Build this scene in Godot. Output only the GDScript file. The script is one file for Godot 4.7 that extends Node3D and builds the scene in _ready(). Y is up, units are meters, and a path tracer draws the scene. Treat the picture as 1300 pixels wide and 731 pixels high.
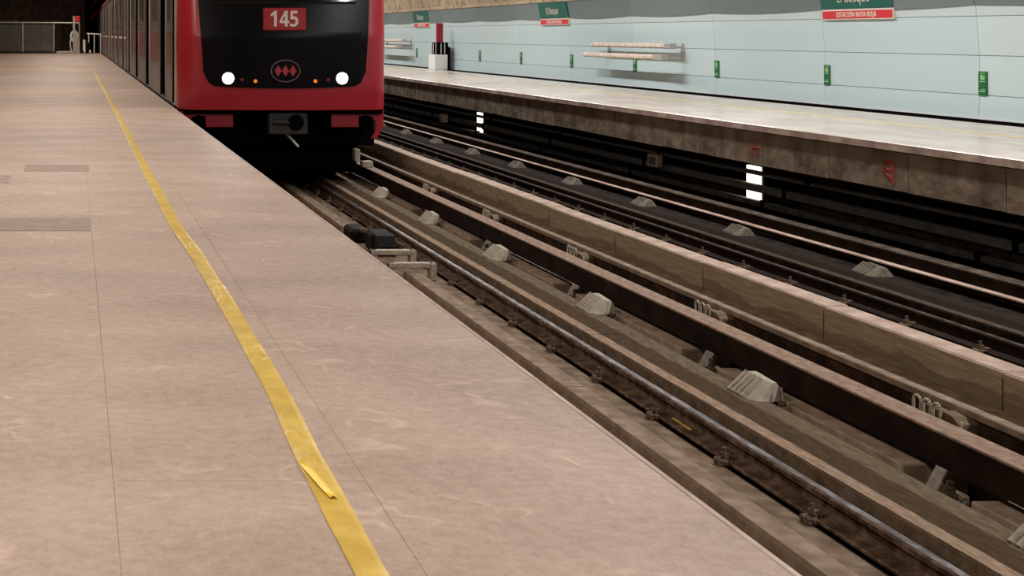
extends Node3D
# Metro station: a near platform, two sunken tracks, a far platform with a pale panelled wall, and a red-nosed train.
# x runs across the tracks, z along them (the train stands towards -z), y is up; near platform top is y = 0.

const F := 1550.0          # focal length in pixels of a 1300 x 731 frame
const EYE := 0.94          # camera height over the platform
const EDGE := 1.262        # near platform edge
const FAR_EDGE := 7.04     # far platform edge
const FAR_SHIFT := 2.80    # distance between the two tracks

var M := {}
var used := {}

# ------------------------------------------------------------------ helpers
func numbered(called: String) -> String:
	if not used.has(called):
		used[called] = 0
		return called
	used[called] += 1
	return "%s_%03d" % [called, used[called]]

func tag(o: Node, label: String, category: String, group := "", kind := "") -> Node:
	o.set_meta("label", label)
	o.set_meta("category", category)
	if group != "":
		o.set_meta("group", group)
	if kind != "":
		o.set_meta("kind", kind)
	return o

func thing(called: String, label: String, category: String, at := Vector3.ZERO, group := "", kind := "") -> Node3D:
	var o := Node3D.new()
	o.name = numbered(called)
	add_child(o)
	o.position = at
	tag(o, label, category, group, kind)
	return o

func mb() -> SurfaceTool:
	var st := SurfaceTool.new()
	st.begin(Mesh.PRIMITIVE_TRIANGLES)
	return st

func obj(called: String, st: SurfaceTool, m: Material, parent: Node = null) -> MeshInstance3D:
	var o := MeshInstance3D.new()
	o.mesh = st.commit()
	o.material_override = m
	put(o, called, parent)
	return o

func put(o: MeshInstance3D, called: String, parent: Node = null) -> void:
	o.cast_shadow = GeometryInstance3D.SHADOW_CASTING_SETTING_ON
	if parent == null:
		o.name = numbered(called)
		add_child(o)
	else:
		o.name = called
		parent.add_child(o, true)

func again(src: MeshInstance3D, called: String, parent: Node, at: Vector3, m: Material = null) -> MeshInstance3D:
	var o := MeshInstance3D.new()
	o.mesh = src.mesh
	o.material_override = m if m else src.material_override
	o.position = at
	put(o, called, parent)
	return o

func uv_of(p: Vector3, n: Vector3) -> Vector2:
	var a := n.abs()
	if a.y >= a.x and a.y >= a.z:
		return Vector2(p.x, p.z)
	if a.x >= a.z:
		return Vector2(p.z, -p.y)
	return Vector2(p.x, -p.y)

func vert(st: SurfaceTool, p: Vector3, n: Vector3, uv: Vector2) -> void:
	st.set_normal(n)
	st.set_uv(uv)
	st.add_vertex(p)

func tri(st: SurfaceTool, a: Vector3, b: Vector3, c: Vector3, hint: Vector3) -> void:
	var n := (b - a).cross(c - a)
	if n.length_squared() < 1e-14:
		return
	n = n.normalized()
	if n.dot(hint) < 0.0:
		n = -n
		vert(st, a, n, uv_of(a, n)); vert(st, b, n, uv_of(b, n)); vert(st, c, n, uv_of(c, n))
	else:
		vert(st, a, n, uv_of(a, n)); vert(st, c, n, uv_of(c, n)); vert(st, b, n, uv_of(b, n))

func quad(st: SurfaceTool, a: Vector3, b: Vector3, c: Vector3, d: Vector3, hint: Vector3) -> void:
	tri(st, a, b, c, hint)
	tri(st, a, c, d, hint)

# box with chamfered edges
func bx(st: SurfaceTool, lo: Vector3, hi: Vector3, ch := 0.0) -> void:
	var c := (lo + hi) / 2.0
	var h := (hi - lo) / 2.0
	ch = minf(ch, minf(h.x, minf(h.y, h.z)) * 0.49)
	var i := h - Vector3.ONE * ch
	for ax in 3:
		var b := (ax + 1) % 3
		var d := (ax + 2) % 3
		for s in [-1.0, 1.0]:
			var pts := []
			for q in [[-1, -1], [1, -1], [1, 1], [-1, 1]]:
				var p := Vector3.ZERO
				p[ax] = h[ax] * s
				p[b] = i[b] * q[0]
				p[d] = i[d] * q[1]
				pts.append(c + p)
			var n := Vector3.ZERO
			n[ax] = s
			quad(st, pts[0], pts[1], pts[2], pts[3], n)
	if ch <= 0.0:
		return
	for ax in 3:
		var b := (ax + 1) % 3
		var d := (ax + 2) % 3
		for s in [-1.0, 1.0]:
			for t in [-1.0, 1.0]:
				var pts := []
				for q in [[-1, 0], [1, 0], [1, 1], [-1, 1]]:
					var p := Vector3.ZERO
					p[ax] = i[ax] * q[0]
					p[b] = (h[b] if q[1] == 0 else i[b]) * s
					p[d] = (i[d] if q[1] == 0 else h[d]) * t
					pts.append(c + p)
				var n := Vector3.ZERO
				n[b] = s
				n[d] = t
				quad(st, pts[0], pts[1], pts[2], pts[3], n)
	for sx in [-1.0, 1.0]:
		for sy in [-1.0, 1.0]:
			for sz in [-1.0, 1.0]:
				var sg := Vector3(sx, sy, sz)
				tri(st, c + Vector3(h.x, i.y, i.z) * sg, c + Vector3(i.x, h.y, i.z) * sg, c + Vector3(i.x, i.y, h.z) * sg, sg)

func box(called: String, lo: Vector3, hi: Vector3, m: Material, parent: Node = null, ch := 0.0) -> MeshInstance3D:
	var st := mb()
	bx(st, lo, hi, ch)
	return obj(called, st, m, parent)

# polygon in (x, y) swept along z
func extr(st: SurfaceTool, poly: Array, z0: float, z1: float, caps := true) -> void:
	var area := 0.0
	for k in poly.size():
		var a: Vector2 = poly[k]
		var b: Vector2 = poly[(k + 1) % poly.size()]
		area += a.cross(b)
	for k in poly.size():
		var a: Vector2 = poly[k]
		var b: Vector2 = poly[(k + 1) % poly.size()]
		var e := b - a
		var n := Vector3(e.y, -e.x, 0) * signf(area)
		quad(st, Vector3(a.x, a.y, z0), Vector3(b.x, b.y, z0), Vector3(b.x, b.y, z1), Vector3(a.x, a.y, z1), n)
	if caps:
		var idx := Geometry2D.triangulate_polygon(PackedVector2Array(poly))
		for k in range(0, idx.size(), 3):
			var a: Vector2 = poly[idx[k]]
			var b: Vector2 = poly[idx[k + 1]]
			var c: Vector2 = poly[idx[k + 2]]
			for zz in [z0, z1]:
				tri(st, Vector3(a.x, a.y, zz), Vector3(b.x, b.y, zz), Vector3(c.x, c.y, zz), Vector3(0, 0, 1.0 if zz == maxf(z0, z1) else -1.0))

# round bar or cone between two points
func tube(st: SurfaceTool, p0: Vector3, p1: Vector3, r0: float, r1 := -1.0, sides := 12, caps := true) -> void:
	if r1 < 0.0:
		r1 = r0
	var d := (p1 - p0).normalized()
	var u := d.cross(Vector3.UP if absf(d.y) < 0.9 else Vector3.RIGHT).normalized()
	var v := d.cross(u)
	for k in sides:
		var a := TAU * k / sides
		var b := TAU * (k + 1) / sides
		var na := u * cos(a) + v * sin(a)
		var nb := u * cos(b) + v * sin(b)
		var q := [[p0 + na * r0, na], [p0 + nb * r0, nb], [p1 + nb * r1, nb], [p1 + na * r1, na]]
		var flip: bool = (q[1][0] - q[0][0]).cross(q[2][0] - q[0][0]).dot(na) > 0.0
		for t in ([[0, 2, 1], [0, 3, 2]] if flip else [[0, 1, 2], [0, 2, 3]]):
			for w in t:
				vert(st, q[w][0], q[w][1], Vector2(float(w), 0))
		if caps:
			tri(st, p0, p0 + na * r0, p0 + nb * r0, -d)
			tri(st, p1, p1 + na * r1, p1 + nb * r1, d)

func pipe(st: SurfaceTool, pts: Array, r: float, sides := 8) -> void:
	for k in pts.size() - 1:
		tube(st, pts[k], pts[k + 1], r, r, sides)

func mat(color: Color, rough := 0.7, metal := 0.0) -> StandardMaterial3D:
	var m := StandardMaterial3D.new()
	m.albedo_color = color
	m.roughness = rough
	m.metallic = metal
	return m

func noise(seed_: int, freq: float, oct := 4, type := FastNoiseLite.TYPE_SIMPLEX_SMOOTH) -> FastNoiseLite:
	var n := FastNoiseLite.new()
	n.seed = seed_
	n.noise_type = type
	n.frequency = freq
	n.fractal_octaves = oct
	return n

func noise_tex(n: FastNoiseLite, cols: Array, stops: Array, size := 512) -> NoiseTexture2D:
	var g := Gradient.new()
	g.colors = PackedColorArray(cols)
	g.offsets = PackedFloat32Array(stops)
	var t := NoiseTexture2D.new()
	t.width = size
	t.height = size
	t.seamless = true
	t.noise = n
	t.color_ramp = g
	return t

func bump_tex(n: FastNoiseLite, strength: float, size := 512) -> NoiseTexture2D:
	var t := NoiseTexture2D.new()
	t.width = size
	t.height = size
	t.seamless = true
	t.noise = n
	t.as_normal_map = true
	t.bump_strength = strength
	return t

# mottled matter in world space
func mottled(seed_: int, dark: Color, mid: Color, light: Color, per_metre: float, rough: float, bump := 3.0, metal := 0.0) -> StandardMaterial3D:
	var m := mat(Color.WHITE, rough, metal)
	m.albedo_texture = noise_tex(noise(seed_, 0.012, 5), [dark, mid, light], [0.2, 0.52, 0.85])
	m.uv1_triplanar = true
	m.uv1_world_triplanar = true
	m.uv1_scale = Vector3.ONE * per_metre
	if rough > 0.68:
		m.metallic_specular = 0.15
	if bump > 0.0:
		m.normal_enabled = true
		m.normal_texture = bump_tex(noise(seed_ + 7, 0.05, 4), bump)
		m.normal_scale = 0.5
	return m

func c8(r: int, g: int, b: int) -> Color:
	return Color8(r, g, b)

func ordinal(k: int) -> String:
	return ["first", "second", "third", "fourth", "fifth", "sixth", "seventh", "eighth", "ninth", "tenth", "eleventh", "twelfth", "thirteenth", "fourteenth", "fifteenth", "sixteenth", "seventeenth", "eighteenth", "nineteenth", "twentieth"][k]

func words(called: String, text: String, size: float, depth: float, m: Material, parent: Node, at: Vector3, turn := 0.0, width := 0.0, bold := 700) -> MeshInstance3D:
	var f := SystemFont.new()
	f.font_names = PackedStringArray(["Droid Sans"])
	f.font_weight = bold
	var t := TextMesh.new()
	t.text = text
	t.font = f
	t.font_size = 64
	t.pixel_size = size / 64.0
	t.depth = depth
	var o := MeshInstance3D.new()
	o.mesh = t
	o.material_override = m
	o.position = at
	o.rotation.y = turn
	if width > 0.0:
		var w := t.get_aabb().size.x
		if w > 0.001:
			o.scale.x = width / w
	put(o, called, parent)
	return o

# ------------------------------------------------------------------ materials
func make_materials() -> void:
	M.sheet = sheet_material()
	M.sheet.uv1_offset = Vector3(0.74, 0.0, 0.0)
	M.nosing = mottled(3, c8(170, 150, 138), c8(188, 168, 156), c8(205, 188, 176), 0.8, 0.6, 1.5)
	M.patch = mottled(5, c8(164, 150, 141), c8(170, 156, 147), c8(176, 162, 153), 1.5, 0.75, 0.0)
	M.tape = mottled(9, c8(206, 170, 66), c8(218, 184, 80), c8(230, 198, 96), 1.2, 0.42, 0.0)
	M.flap = mat(c8(255, 222, 8), 0.3)
	M.concrete = mottled(11, c8(96, 80, 65), c8(112, 95, 79), c8(130, 112, 95), 0.9, 0.85)
	M.concrete_pale = mottled(13, c8(116, 99, 84), c8(134, 116, 100), c8(152, 133, 116), 0.9, 0.85)
	M.bed = mottled(15, c8(58, 48, 38), c8(84, 71, 58), c8(104, 90, 75), 0.7, 0.9)
	M.lid = mottled(17, c8(146, 128, 113), c8(164, 146, 130), c8(178, 161, 146), 1.1, 0.85)
	M.rust = mottled(19, c8(62, 48, 39), c8(90, 72, 59), c8(122, 103, 86), 1.6, 0.8, 3.0)
	M.rust_dark = mottled(21, c8(30, 21, 15), c8(38, 27, 20), c8(47, 35, 26), 0.6, 0.8, 1.0)
	M.flange = mottled(23, c8(126, 103, 88), c8(138, 115, 99), c8(151, 128, 111), 2.0, 0.7)
	M.polished = mottled(24, c8(58, 49, 42), c8(88, 82, 77), c8(132, 129, 127), 1.3, 0.5, 0.0, 0.55)
	M.clip = mottled(25, c8(52, 42, 34), c8(92, 78, 64), c8(128, 112, 94), 6.0, 0.7)
	M.block = mottled(27, c8(152, 141, 125), c8(170, 160, 145), c8(184, 175, 161), 3.0, 0.7, 1.5)
	M.wall_block = mottled(26, c8(158, 136, 120), c8(172, 150, 134), c8(186, 165, 149), 0.8, 0.85)
	M.rust_brown = mottled(20, c8(40, 28, 20), c8(58, 41, 30), c8(80, 60, 46), 1.0, 0.85, 1.0)
	M.pylon_red = mat(c8(150, 22, 34), 0.5)
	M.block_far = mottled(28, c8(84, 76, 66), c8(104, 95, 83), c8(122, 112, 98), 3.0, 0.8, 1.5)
	M.bracket = mottled(29, c8(130, 116, 98), c8(150, 136, 118), c8(170, 156, 138), 4.0, 0.6, 1.0)
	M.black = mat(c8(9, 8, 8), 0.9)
	M.black.metallic_specular = 0.1
	M.rubber = mat(c8(20, 18, 17), 0.75)
	M.rubber.metallic_specular = 0.25
	M.dark_concrete = mottled(31, c8(30, 24, 20), c8(42, 35, 29), c8(56, 47, 40), 0.8, 0.9)  # concrete of the far track, darker brown than on the near one
	M.far_steel = mottled(33, c8(60, 50, 42), c8(78, 66, 56), c8(98, 86, 74), 1.1, 0.8)  # rail head and flange of the far track, darker than the near ones
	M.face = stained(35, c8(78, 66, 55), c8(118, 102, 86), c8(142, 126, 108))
	M.slab_edge = mottled(37, c8(150, 126, 112), c8(172, 148, 134), c8(190, 168, 152), 0.6, 0.7, 1.0)
	M.far_floor = far_floor_material()
	M.floor_reflection = mottled(39, c8(196, 178, 132), c8(208, 190, 146), c8(216, 200, 160), 0.7, 0.35, 0.0)  # warm reflection put into the floor colour
	M.panel = [mat(c8(194, 210, 209), 0.32), mat(c8(190, 207, 207), 0.34), mat(c8(197, 212, 210), 0.30)]
	M.frieze = [mat(c8(112, 122, 118), 0.38), mat(c8(107, 118, 115), 0.4)]
	M.strip = mat(c8(196, 208, 205), 0.3)
	M.backing = mat(c8(60, 66, 64), 0.8)
	M.vault = stained(41, c8(120, 100, 80), c8(166, 146, 120), c8(190, 172, 146))
	M.dark_wall = mottled(43, c8(84, 68, 57), c8(100, 82, 68), c8(116, 97, 82), 0.4, 0.9)
	M.dark_panel = mottled(45, c8(84, 76, 70), c8(98, 90, 83), c8(112, 104, 96), 0.5, 0.6)
	M.near_wall = mottled(47, c8(120, 110, 98), c8(140, 130, 118), c8(156, 146, 134), 0.4, 0.8)
	M.sign_green = mat(c8(20, 88, 76), 0.45)
	M.sign_red = mat(c8(196, 24, 34), 0.45)
	M.white = mat(c8(225, 222, 216), 0.5)
	M.cream = mat(c8(214, 200, 186), 0.5)
	M.exit_green = mat(c8(15, 94, 50), 0.45)
	M.exit_pale = mat(c8(140, 196, 128), 0.5)
	M.slat = mottled(49, c8(196, 172, 154), c8(216, 196, 180), c8(230, 214, 200), 1.5, 0.5, 0.0)
	M.grey_metal = mat(c8(176, 172, 166), 0.4, 0.2)
	M.dark_metal = mat(c8(52, 50, 48), 0.5, 0.4)
	M.duct = mottled(51, c8(46, 46, 44), c8(58, 58, 56), c8(72, 71, 68), 1.0, 0.55, 0.0)
	M.red_spray = mat(c8(176, 48, 36), 0.8)
	M.train_red = mat(c8(150, 14, 32), 0.34)
	M.train_red.clearcoat_enabled = true
	M.train_red.clearcoat = 0.3
	M.train_red.clearcoat_roughness = 0.15
	M.train_mask = mat(c8(9, 9, 11), 0.25)
	M.train_mask.metallic_specular = 0.25
	M.train_glass = mat(c8(9, 11, 12), 0.08)
	M.train_grey = mottled(53, c8(96, 87, 80), c8(106, 97, 90), c8(116, 107, 99), 0.5, 0.36, 0.0, 0.45)
	M.train_light = mat(c8(168, 164, 158), 0.4, 0.2)
	M.train_door = mat(c8(18, 17, 16), 0.4)
	M.train_reflection_red = mat(c8(120, 66, 60), 0.4, 0.3)  # dull red of a reflection put into colour
	M.train_window = mat(c8(120, 112, 102), 0.15, 0.3)
	M.coupler = mat(c8(44, 43, 42), 0.55, 0.3)
	M.plate_red = mat(c8(150, 20, 28), 0.45)
	M.logo_red = mat(c8(150, 34, 40), 0.5)
	M.logo_ring = mat(c8(92, 58, 60), 0.5)
	M.digits = mat(c8(216, 200, 190), 0.5)
	M.glass = mat(Color(0.55, 0.56, 0.54, 0.16), 0.05)
	M.glass.transparency = BaseMaterial3D.TRANSPARENCY_ALPHA
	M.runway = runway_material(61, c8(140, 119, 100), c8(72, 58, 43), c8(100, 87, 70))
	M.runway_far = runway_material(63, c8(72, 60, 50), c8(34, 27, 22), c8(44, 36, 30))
	M.mid_wall = mid_wall_material()

func glow(c: Color, e: float) -> StandardMaterial3D:
	var m := mat(c, 0.5)
	m.emission_enabled = true
	m.emission = c
	m.emission_energy_multiplier = e
	return m

# protective sheeting: pinkish beige with scuffs and streaks
func sheet_material() -> StandardMaterial3D:
	var S := 1024
	var im := Image.create(S, S, false, Image.FORMAT_RGB8)
	var hm := Image.create(S, S, false, Image.FORMAT_RGB8)
	var broad := noise(101, 1.0, 4)
	var fine := noise(102, 1.0, 3)
	var scuff := noise(103, 1.0, 3)
	var gate := noise(104, 1.0, 2)
	for y in S:
		for x in S:
			var u := 5.0 * x / S
			var v := 5.0 * y / S
			var e := smoothstep(4.5, 5.0, v)     # the last half metre blends into the first, so that the print repeats without a seam
			var q := [0.0, 0.0, 0.0, 0.0]
			for pass_ in (2 if e > 0.0 else 1):
				var k := (1.0 - e) if pass_ == 0 else e
				var vv := v - 5.0 * pass_
				q[0] += k * broad.get_noise_2d(u * 1.1, vv * 1.7)
				q[1] += k * fine.get_noise_2d(u * 16.0, vv * 24.0)
				q[2] += k * fine.get_noise_2d(u * 60.0 + 40.0, vv * 66.0)
				var line := 1.0 - absf(scuff.get_noise_2d(u * 2.4 + 0.6 * vv, vv * 4.0)) * 11.0
				q[3] += k * clampf(line, 0.0, 1.0) * smoothstep(0.10, 0.40, gate.get_noise_2d(u * 2.6 + 20.0, vv * 3.4))
			var b: float = q[0]
			var f: float = q[1]
			var g: float = q[2]
			var s: float = q[3]
			var t := 0.46 + b * 0.30 + f * 0.24 + g * 0.22 + s * 0.40
			im.set_pixel(x, y, c8(158, 137, 124).lerp(c8(207, 186, 171), clampf(t, 0.0, 1.0)))
			var h := 0.5 + b * 0.2 + f * 0.12 + s * 0.22 + g * 0.04
			hm.set_pixel(x, y, Color(h, h, h))
	hm.bump_map_to_normal_map(3.0)
	var m := mat(Color.WHITE, 0.62)
	m.albedo_texture = ImageTexture.create_from_image(im)
	m.normal_enabled = true
	m.normal_texture = ImageTexture.create_from_image(hm)
	m.normal_scale = 0.5
	m.uv1_scale = Vector3(0.2, 0.2, 1)
	return m

# vertical run-off stains on cast concrete; uv in metres
func stained(seed_: int, dark: Color, mid: Color, light: Color) -> StandardMaterial3D:
	var S := 512
	var im := Image.create(S, S, false, Image.FORMAT_RGB8)
	var a := noise(seed_, 1.0, 4)
	var b := noise(seed_ + 1, 1.0, 4)
	for y in S:
		for x in S:
			var u := 6.0 * x / S
			var v := 6.0 * y / S
			var t := 0.55 + 0.4 * a.get_noise_2d(u * 3.4, v * 0.55) + 0.4 * b.get_noise_2d(u * 2.0, v * 2.0)
			var c := dark.lerp(mid, clampf(t * 2.0, 0.0, 1.0)) if t < 0.5 else mid.lerp(light, clampf(t * 2.0 - 1.0, 0.0, 1.0))
			im.set_pixel(x, y, c)
	var m := mat(Color.WHITE, 0.9)
	m.metallic_specular = 0.15
	m.albedo_texture = ImageTexture.create_from_image(im)
	m.uv1_scale = Vector3(1.0 / 6.0, 1.0 / 6.0, 1)
	m.normal_enabled = true
	m.normal_texture = bump_tex(noise(seed_ + 3, 0.03, 4), 3.0)
	m.normal_scale = 0.4
	return m

func far_floor_material() -> StandardMaterial3D:
	var m := mat(Color.WHITE, 0.22)
	m.albedo_texture = noise_tex(noise(71, 0.008, 3), [c8(190, 174, 160), c8(202, 187, 173), c8(212, 199, 186)], [0.2, 0.5, 0.8])
	m.uv1_triplanar = true
	m.uv1_world_triplanar = true
	m.uv1_scale = Vector3(0.5, 0.5, 0.2)
	return m

# top of the running strip: pale edge, rubber-darkened wheel track, olive rest (u across, v along)
func runway_material(seed_: int, edge: Color, dark: Color, rest: Color) -> StandardMaterial3D:
	var W := 128
	var H := 1024
	var im := Image.create(W, H, false, Image.FORMAT_RGB8)
	var a := noise(seed_, 1.0, 3)
	var b := noise(seed_ + 1, 1.0, 4)
	for y in H:
		for x in W:
			var u := float(x) / W + 0.012 * a.get_noise_2d(0.0, y * 0.02)
			var c := edge.lerp(dark, smoothstep(0.205, 0.225, u))
			c = c.lerp(rest, smoothstep(0.62, 0.68, u + 0.03 * b.get_noise_2d(x * 0.05, y * 0.02)))
			var k := 1.0 + 0.22 * b.get_noise_2d(x * 0.08, y * 0.03)
			im.set_pixel(x, y, Color(c.r * k, c.g * k, c.b * k))
	var m := mat(Color.WHITE, 0.9)
	m.metallic_specular = 0.12
	m.albedo_texture = ImageTexture.create_from_image(im)
	return m

# low wall between the tracks: pale concrete with ragged damp stains rising from its foot (v = 0 top, 1 foot)
func mid_wall_material() -> StandardMaterial3D:
	var W := 1024
	var H := 128
	var im := Image.create(W, H, false, Image.FORMAT_RGB8)
	var a := noise(81, 1.0, 5)
	var b := noise(82, 1.0, 3)
	var base := c8(146, 131, 110)
	var wet := c8(121, 107, 89)
	for y in H:
		for x in W:
			var v := float(y) / H
			var line := 0.74 + 0.5 * b.get_noise_2d(x * 0.008, 3.0) + 0.08 * a.get_noise_2d(x * 0.08, 9.0)
			var c := base.lerp(wet, smoothstep(line, line + 0.03, v))
			var k := 1.0 + 0.16 * a.get_noise_2d(x * 0.03, y * 0.05)
			im.set_pixel(x, y, Color(c.r * k, c.g * k, c.b * k))
	var m := mat(Color.WHITE, 0.9)
	m.metallic_specular = 0.15
	m.albedo_texture = ImageTexture.create_from_image(im)
	return m

# ------------------------------------------------------------------ scene
func _ready() -> void:
	# camera: level, looking along the tracks, lens shifted so that the tracks vanish at pixel (95, 43)
	var cam := Camera3D.new()
	cam.name = "camera"
	add_child(cam)
	var near := 0.05
	cam.set_frustum(731.0 / F * near, Vector2((650.0 - 95.0) / F * near, -(365.5 - 43.0) / F * near), near, 300.0)
	cam.position = Vector3(0, EYE, 0)
	cam.current = true

	var we := WorldEnvironment.new()
	we.name = "environment"
	var env := Environment.new()
	env.background_mode = Environment.BG_COLOR
	env.background_color = Color(0, 0, 0)
	env.tonemap_mode = Environment.TONE_MAPPER_LINEAR
	env.tonemap_exposure = 1.0
	env.sdfgi_enabled = true
	env.ssao_enabled = true
	env.ssil_enabled = true
	we.environment = env
	add_child(we)

	make_materials()
	lamps()
	near_platform()
	track_bed()
	middle_wall()
	far_platform()
	far_wall()
	shell()
	track(0.0, false)
	track(FAR_SHIFT, true)
	other_half(0.0, false)
	other_half(FAR_SHIFT, true)
	centre_channel()
	train()
	tape()
	wall_signs()
	benches_and_bin()
	under_platform()
	platform_end()

# ------------------------------------------------------------------ lamps over the platforms (above the frame)
func lamps() -> void:
	M.lamp_near = glow(Color(1.0, 0.93, 0.84), 3.0)
	M.lamp_far = glow(Color(0.97, 1.0, 0.98), 3.0)
	for row in [[-0.4, 3.7, "warm white ceiling light hung over the near platform", Color(1.0, 0.95, 0.895), 9.0, M.lamp_near, "warm ceiling lights over the near platform"],
			[6.4, 3.7, "cool white ceiling light hung over the far track", Color(0.985, 0.99, 1.0), 22.5, M.lamp_far, "cool ceiling lights over the far track"]]:
		for k in 11:
			var z: float = 4.0 - 6.0 * k
			var t := thing("ceiling_light", "%s, %s from the station entrance end" % [row[2], ordinal(k)], "lamp", Vector3(row[0], row[1], z), row[6])
			var st := mb()
			bx(st, Vector3(-0.13, 0.0, -1.6), Vector3(0.13, 0.09, 1.6), 0.015)
			obj("housing", st, M.grey_metal, t)
			box("diffuser", Vector3(-0.11, -0.02, -1.55), Vector3(0.11, 0.0, 1.55), row[5], t)
			for s in [-1.2, 1.2]:
				st = mb()
				tube(st, Vector3(0, 0.09, s), Vector3(0, 1.3, s), 0.012, 0.012, 8)
				obj("hanger", st, M.grey_metal, t)
			var l := AreaLight3D.new()
			l.name = "light"
			l.area_size = Vector2(0.22, 3.1)
			l.light_color = row[3]
			l.light_energy = row[4]
			l.area_range = 30.0
			l.shadow_enabled = true
			l.position = Vector3(0, -0.03, 0)
			l.rotation_degrees.x = -90
			t.add_child(l)

# ------------------------------------------------------------------ near platform
func near_platform() -> void:
	var p := thing("floor", "near platform floor covered with pinkish beige protective sheets", "floor", Vector3.ZERO, "", "structure")
	var st := mb()
	extr(st, [Vector2(-5.0, -0.0035), Vector2(EDGE - 0.004, -0.0035), Vector2(EDGE - 0.004, -0.16), Vector2(EDGE - 0.06, -0.19), Vector2(EDGE - 0.06, -1.45), Vector2(-5.0, -1.45)], 8.0, -60.0)
	obj("slab", st, M.concrete_pale, p)
	# sheets laid side by side, narrow gaps between them
	var rng := RandomNumberGenerator.new()
	rng.seed = 5
	var cols := [[-5.0, -3.4, 0.7], [-3.4, -1.65, 1.6], [-1.65, 0.081, 0.0], [0.081, 0.612, 1.25], [0.612, EDGE - 0.014, 0.4]]
	for c in cols:
		var z: float = 6.0 - c[2]
		while z > -59.5:
			var z1 := maxf(z - 2.44, -60.0)
			var tilt := rng.randf_range(0.0, 0.0012)
			st = mb()
			bx(st, Vector3(c[0] + 0.0003, -0.006, z1 + 0.0006), Vector3(c[1] - 0.0003, -0.0012 + tilt, z - 0.0006), 0.0006)
			obj("sheet", st, M.sheet, p)
			z = z1
	st = mb()
	bx(st, Vector3(EDGE - 0.014, -0.02, -60.0), Vector3(EDGE, 0.0015, 8.0), 0.002)
	obj("nosing", st, M.nosing, p)
	# grey patches of tape over joints
	for q in [[-0.75, 0.077, -6.23, -5.83], [-0.35, 0.10, -8.75, -8.35], [-1.2, -0.42, -8.1, -7.7]]:
		box("patch", Vector3(q[0], -0.002, q[2]), Vector3(q[1], 0.0016, q[3]), M.patch, p, 0.0008)

# ------------------------------------------------------------------ track bed
func track_bed() -> void:
	var p := thing("floor_track", "brown concrete track bed sunk between the platforms", "floor", Vector3.ZERO, "", "structure")
	box("bed", Vector3(EDGE - 0.06, -1.75, -110.0), Vector3(3.185, -1.18, 8.0), M.concrete, p)
	box("bed_groove", Vector3(3.185, -1.75, -110.0), Vector3(3.69, -1.25, 8.0), M.bed, p)
	box("duct_floor", Vector3(3.69, -1.75, -110.0), Vector3(4.09, -1.42, 8.0), M.black, p)
	box("bed", Vector3(4.38, -1.75, -110.0), Vector3(8.2, -1.18, 8.0), M.dark_concrete, p)
	# duct lids between running strip and guide bar of the near track, with an open pit at each support
	var k := -1
	while true:
		var pit := 5.33 + 2.02 * k
		if pit > 40.0:
			break
		var st := mb()
		var a := -(pit + 0.21)
		var b := -(pit + 2.02 - 0.21)
		bx(st, Vector3(3.755, -1.15, b), Vector3(4.06, -1.012 + 0.006 * sin(k * 2.3), a), 0.006)
		obj("duct_lid", st, M.lid, p)
		# hardware in the pit
		st = mb()
		bx(st, Vector3(3.80, -1.42, -pit - 0.09), Vector3(3.92, -1.08, -pit - 0.01), 0.01)
		tube(st, Vector3(3.86, -1.08, -pit - 0.05), Vector3(3.86, -1.03, -pit - 0.05), 0.018, 0.018, 8)
		tube(st, Vector3(3.86, -1.12, -pit - 0.05), Vector3(3.86, -1.11, -pit + 0.14), 0.014, 0.014, 8)
		obj("clamp", st, M.clip, p)
		k += 1

func middle_wall() -> void:
	var p := thing("wall_middle", "low pale concrete wall of cast blocks between the two tracks", "wall", Vector3.ZERO, "", "structure")
	# bench with a lip on the near side
	var st := mb()
	extr(st, [Vector2(4.115, -1.18), Vector2(4.115, -0.815), Vector2(4.09, -0.812), Vector2(4.09, -0.785), Vector2(4.095, -0.78), Vector2(4.23, -0.78), Vector2(4.23, -1.18)], 6.0, -110.0)
	obj("bench", st, M.concrete_pale, p)
	st = mb()
	extr(st, [Vector2(4.107, -1.0), Vector2(4.107, -0.83), Vector2(4.115, -0.83), Vector2(4.115, -1.0)], 6.0, -110.0)
	obj("rusty_plate", st, M.rust_brown, p)
	var k := -4
	while true:
		var d := 5.57 + 1.33 * k
		if d > 60.0:
			break
		st = mb()
		var z0 := -d - 0.005
		var z1 := -d - 1.325
		var top := -0.598 + 0.004 * sin(k * 1.7)
		# block with its own texture coordinates on the visible face
		var ch := 0.008
		var u0 := fposmod(k * 0.131, 1.0)
		bx(st, Vector3(4.236, -1.18, z1), Vector3(4.38, top, z0), ch)
		var o := obj("block", st, M.wall_block, p)
		st = mb()
		var q := [[Vector3(4.232, -0.78, z1), Vector2(u0, 1)], [Vector3(4.232, -0.78, z0), Vector2(u0 + 0.16, 1)], [Vector3(4.232, top - ch, z0), Vector2(u0 + 0.16, 0)], [Vector3(4.232, top - ch, z1), Vector2(u0, 0)]]
		for w in [0, 2, 1, 0, 3, 2]:
			vert(st, q[w][0], Vector3.LEFT, q[w][1])
		for pair in [[z0, 1.0], [z1, -1.0]]:
			quad(st, Vector3(4.232, -0.78, pair[0]), Vector3(4.24, -0.78, pair[0]), Vector3(4.24, top - ch, pair[0]), Vector3(4.232, top - ch, pair[0]), Vector3(0, 0, pair[1]))
		quad(st, Vector3(4.232, top - ch, z0), Vector3(4.24, top - ch, z0), Vector3(4.24, top - ch, z1), Vector3(4.232, top - ch, z1), Vector3.UP)
		obj("render_coat", st, M.mid_wall, o)
		k += 1

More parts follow.
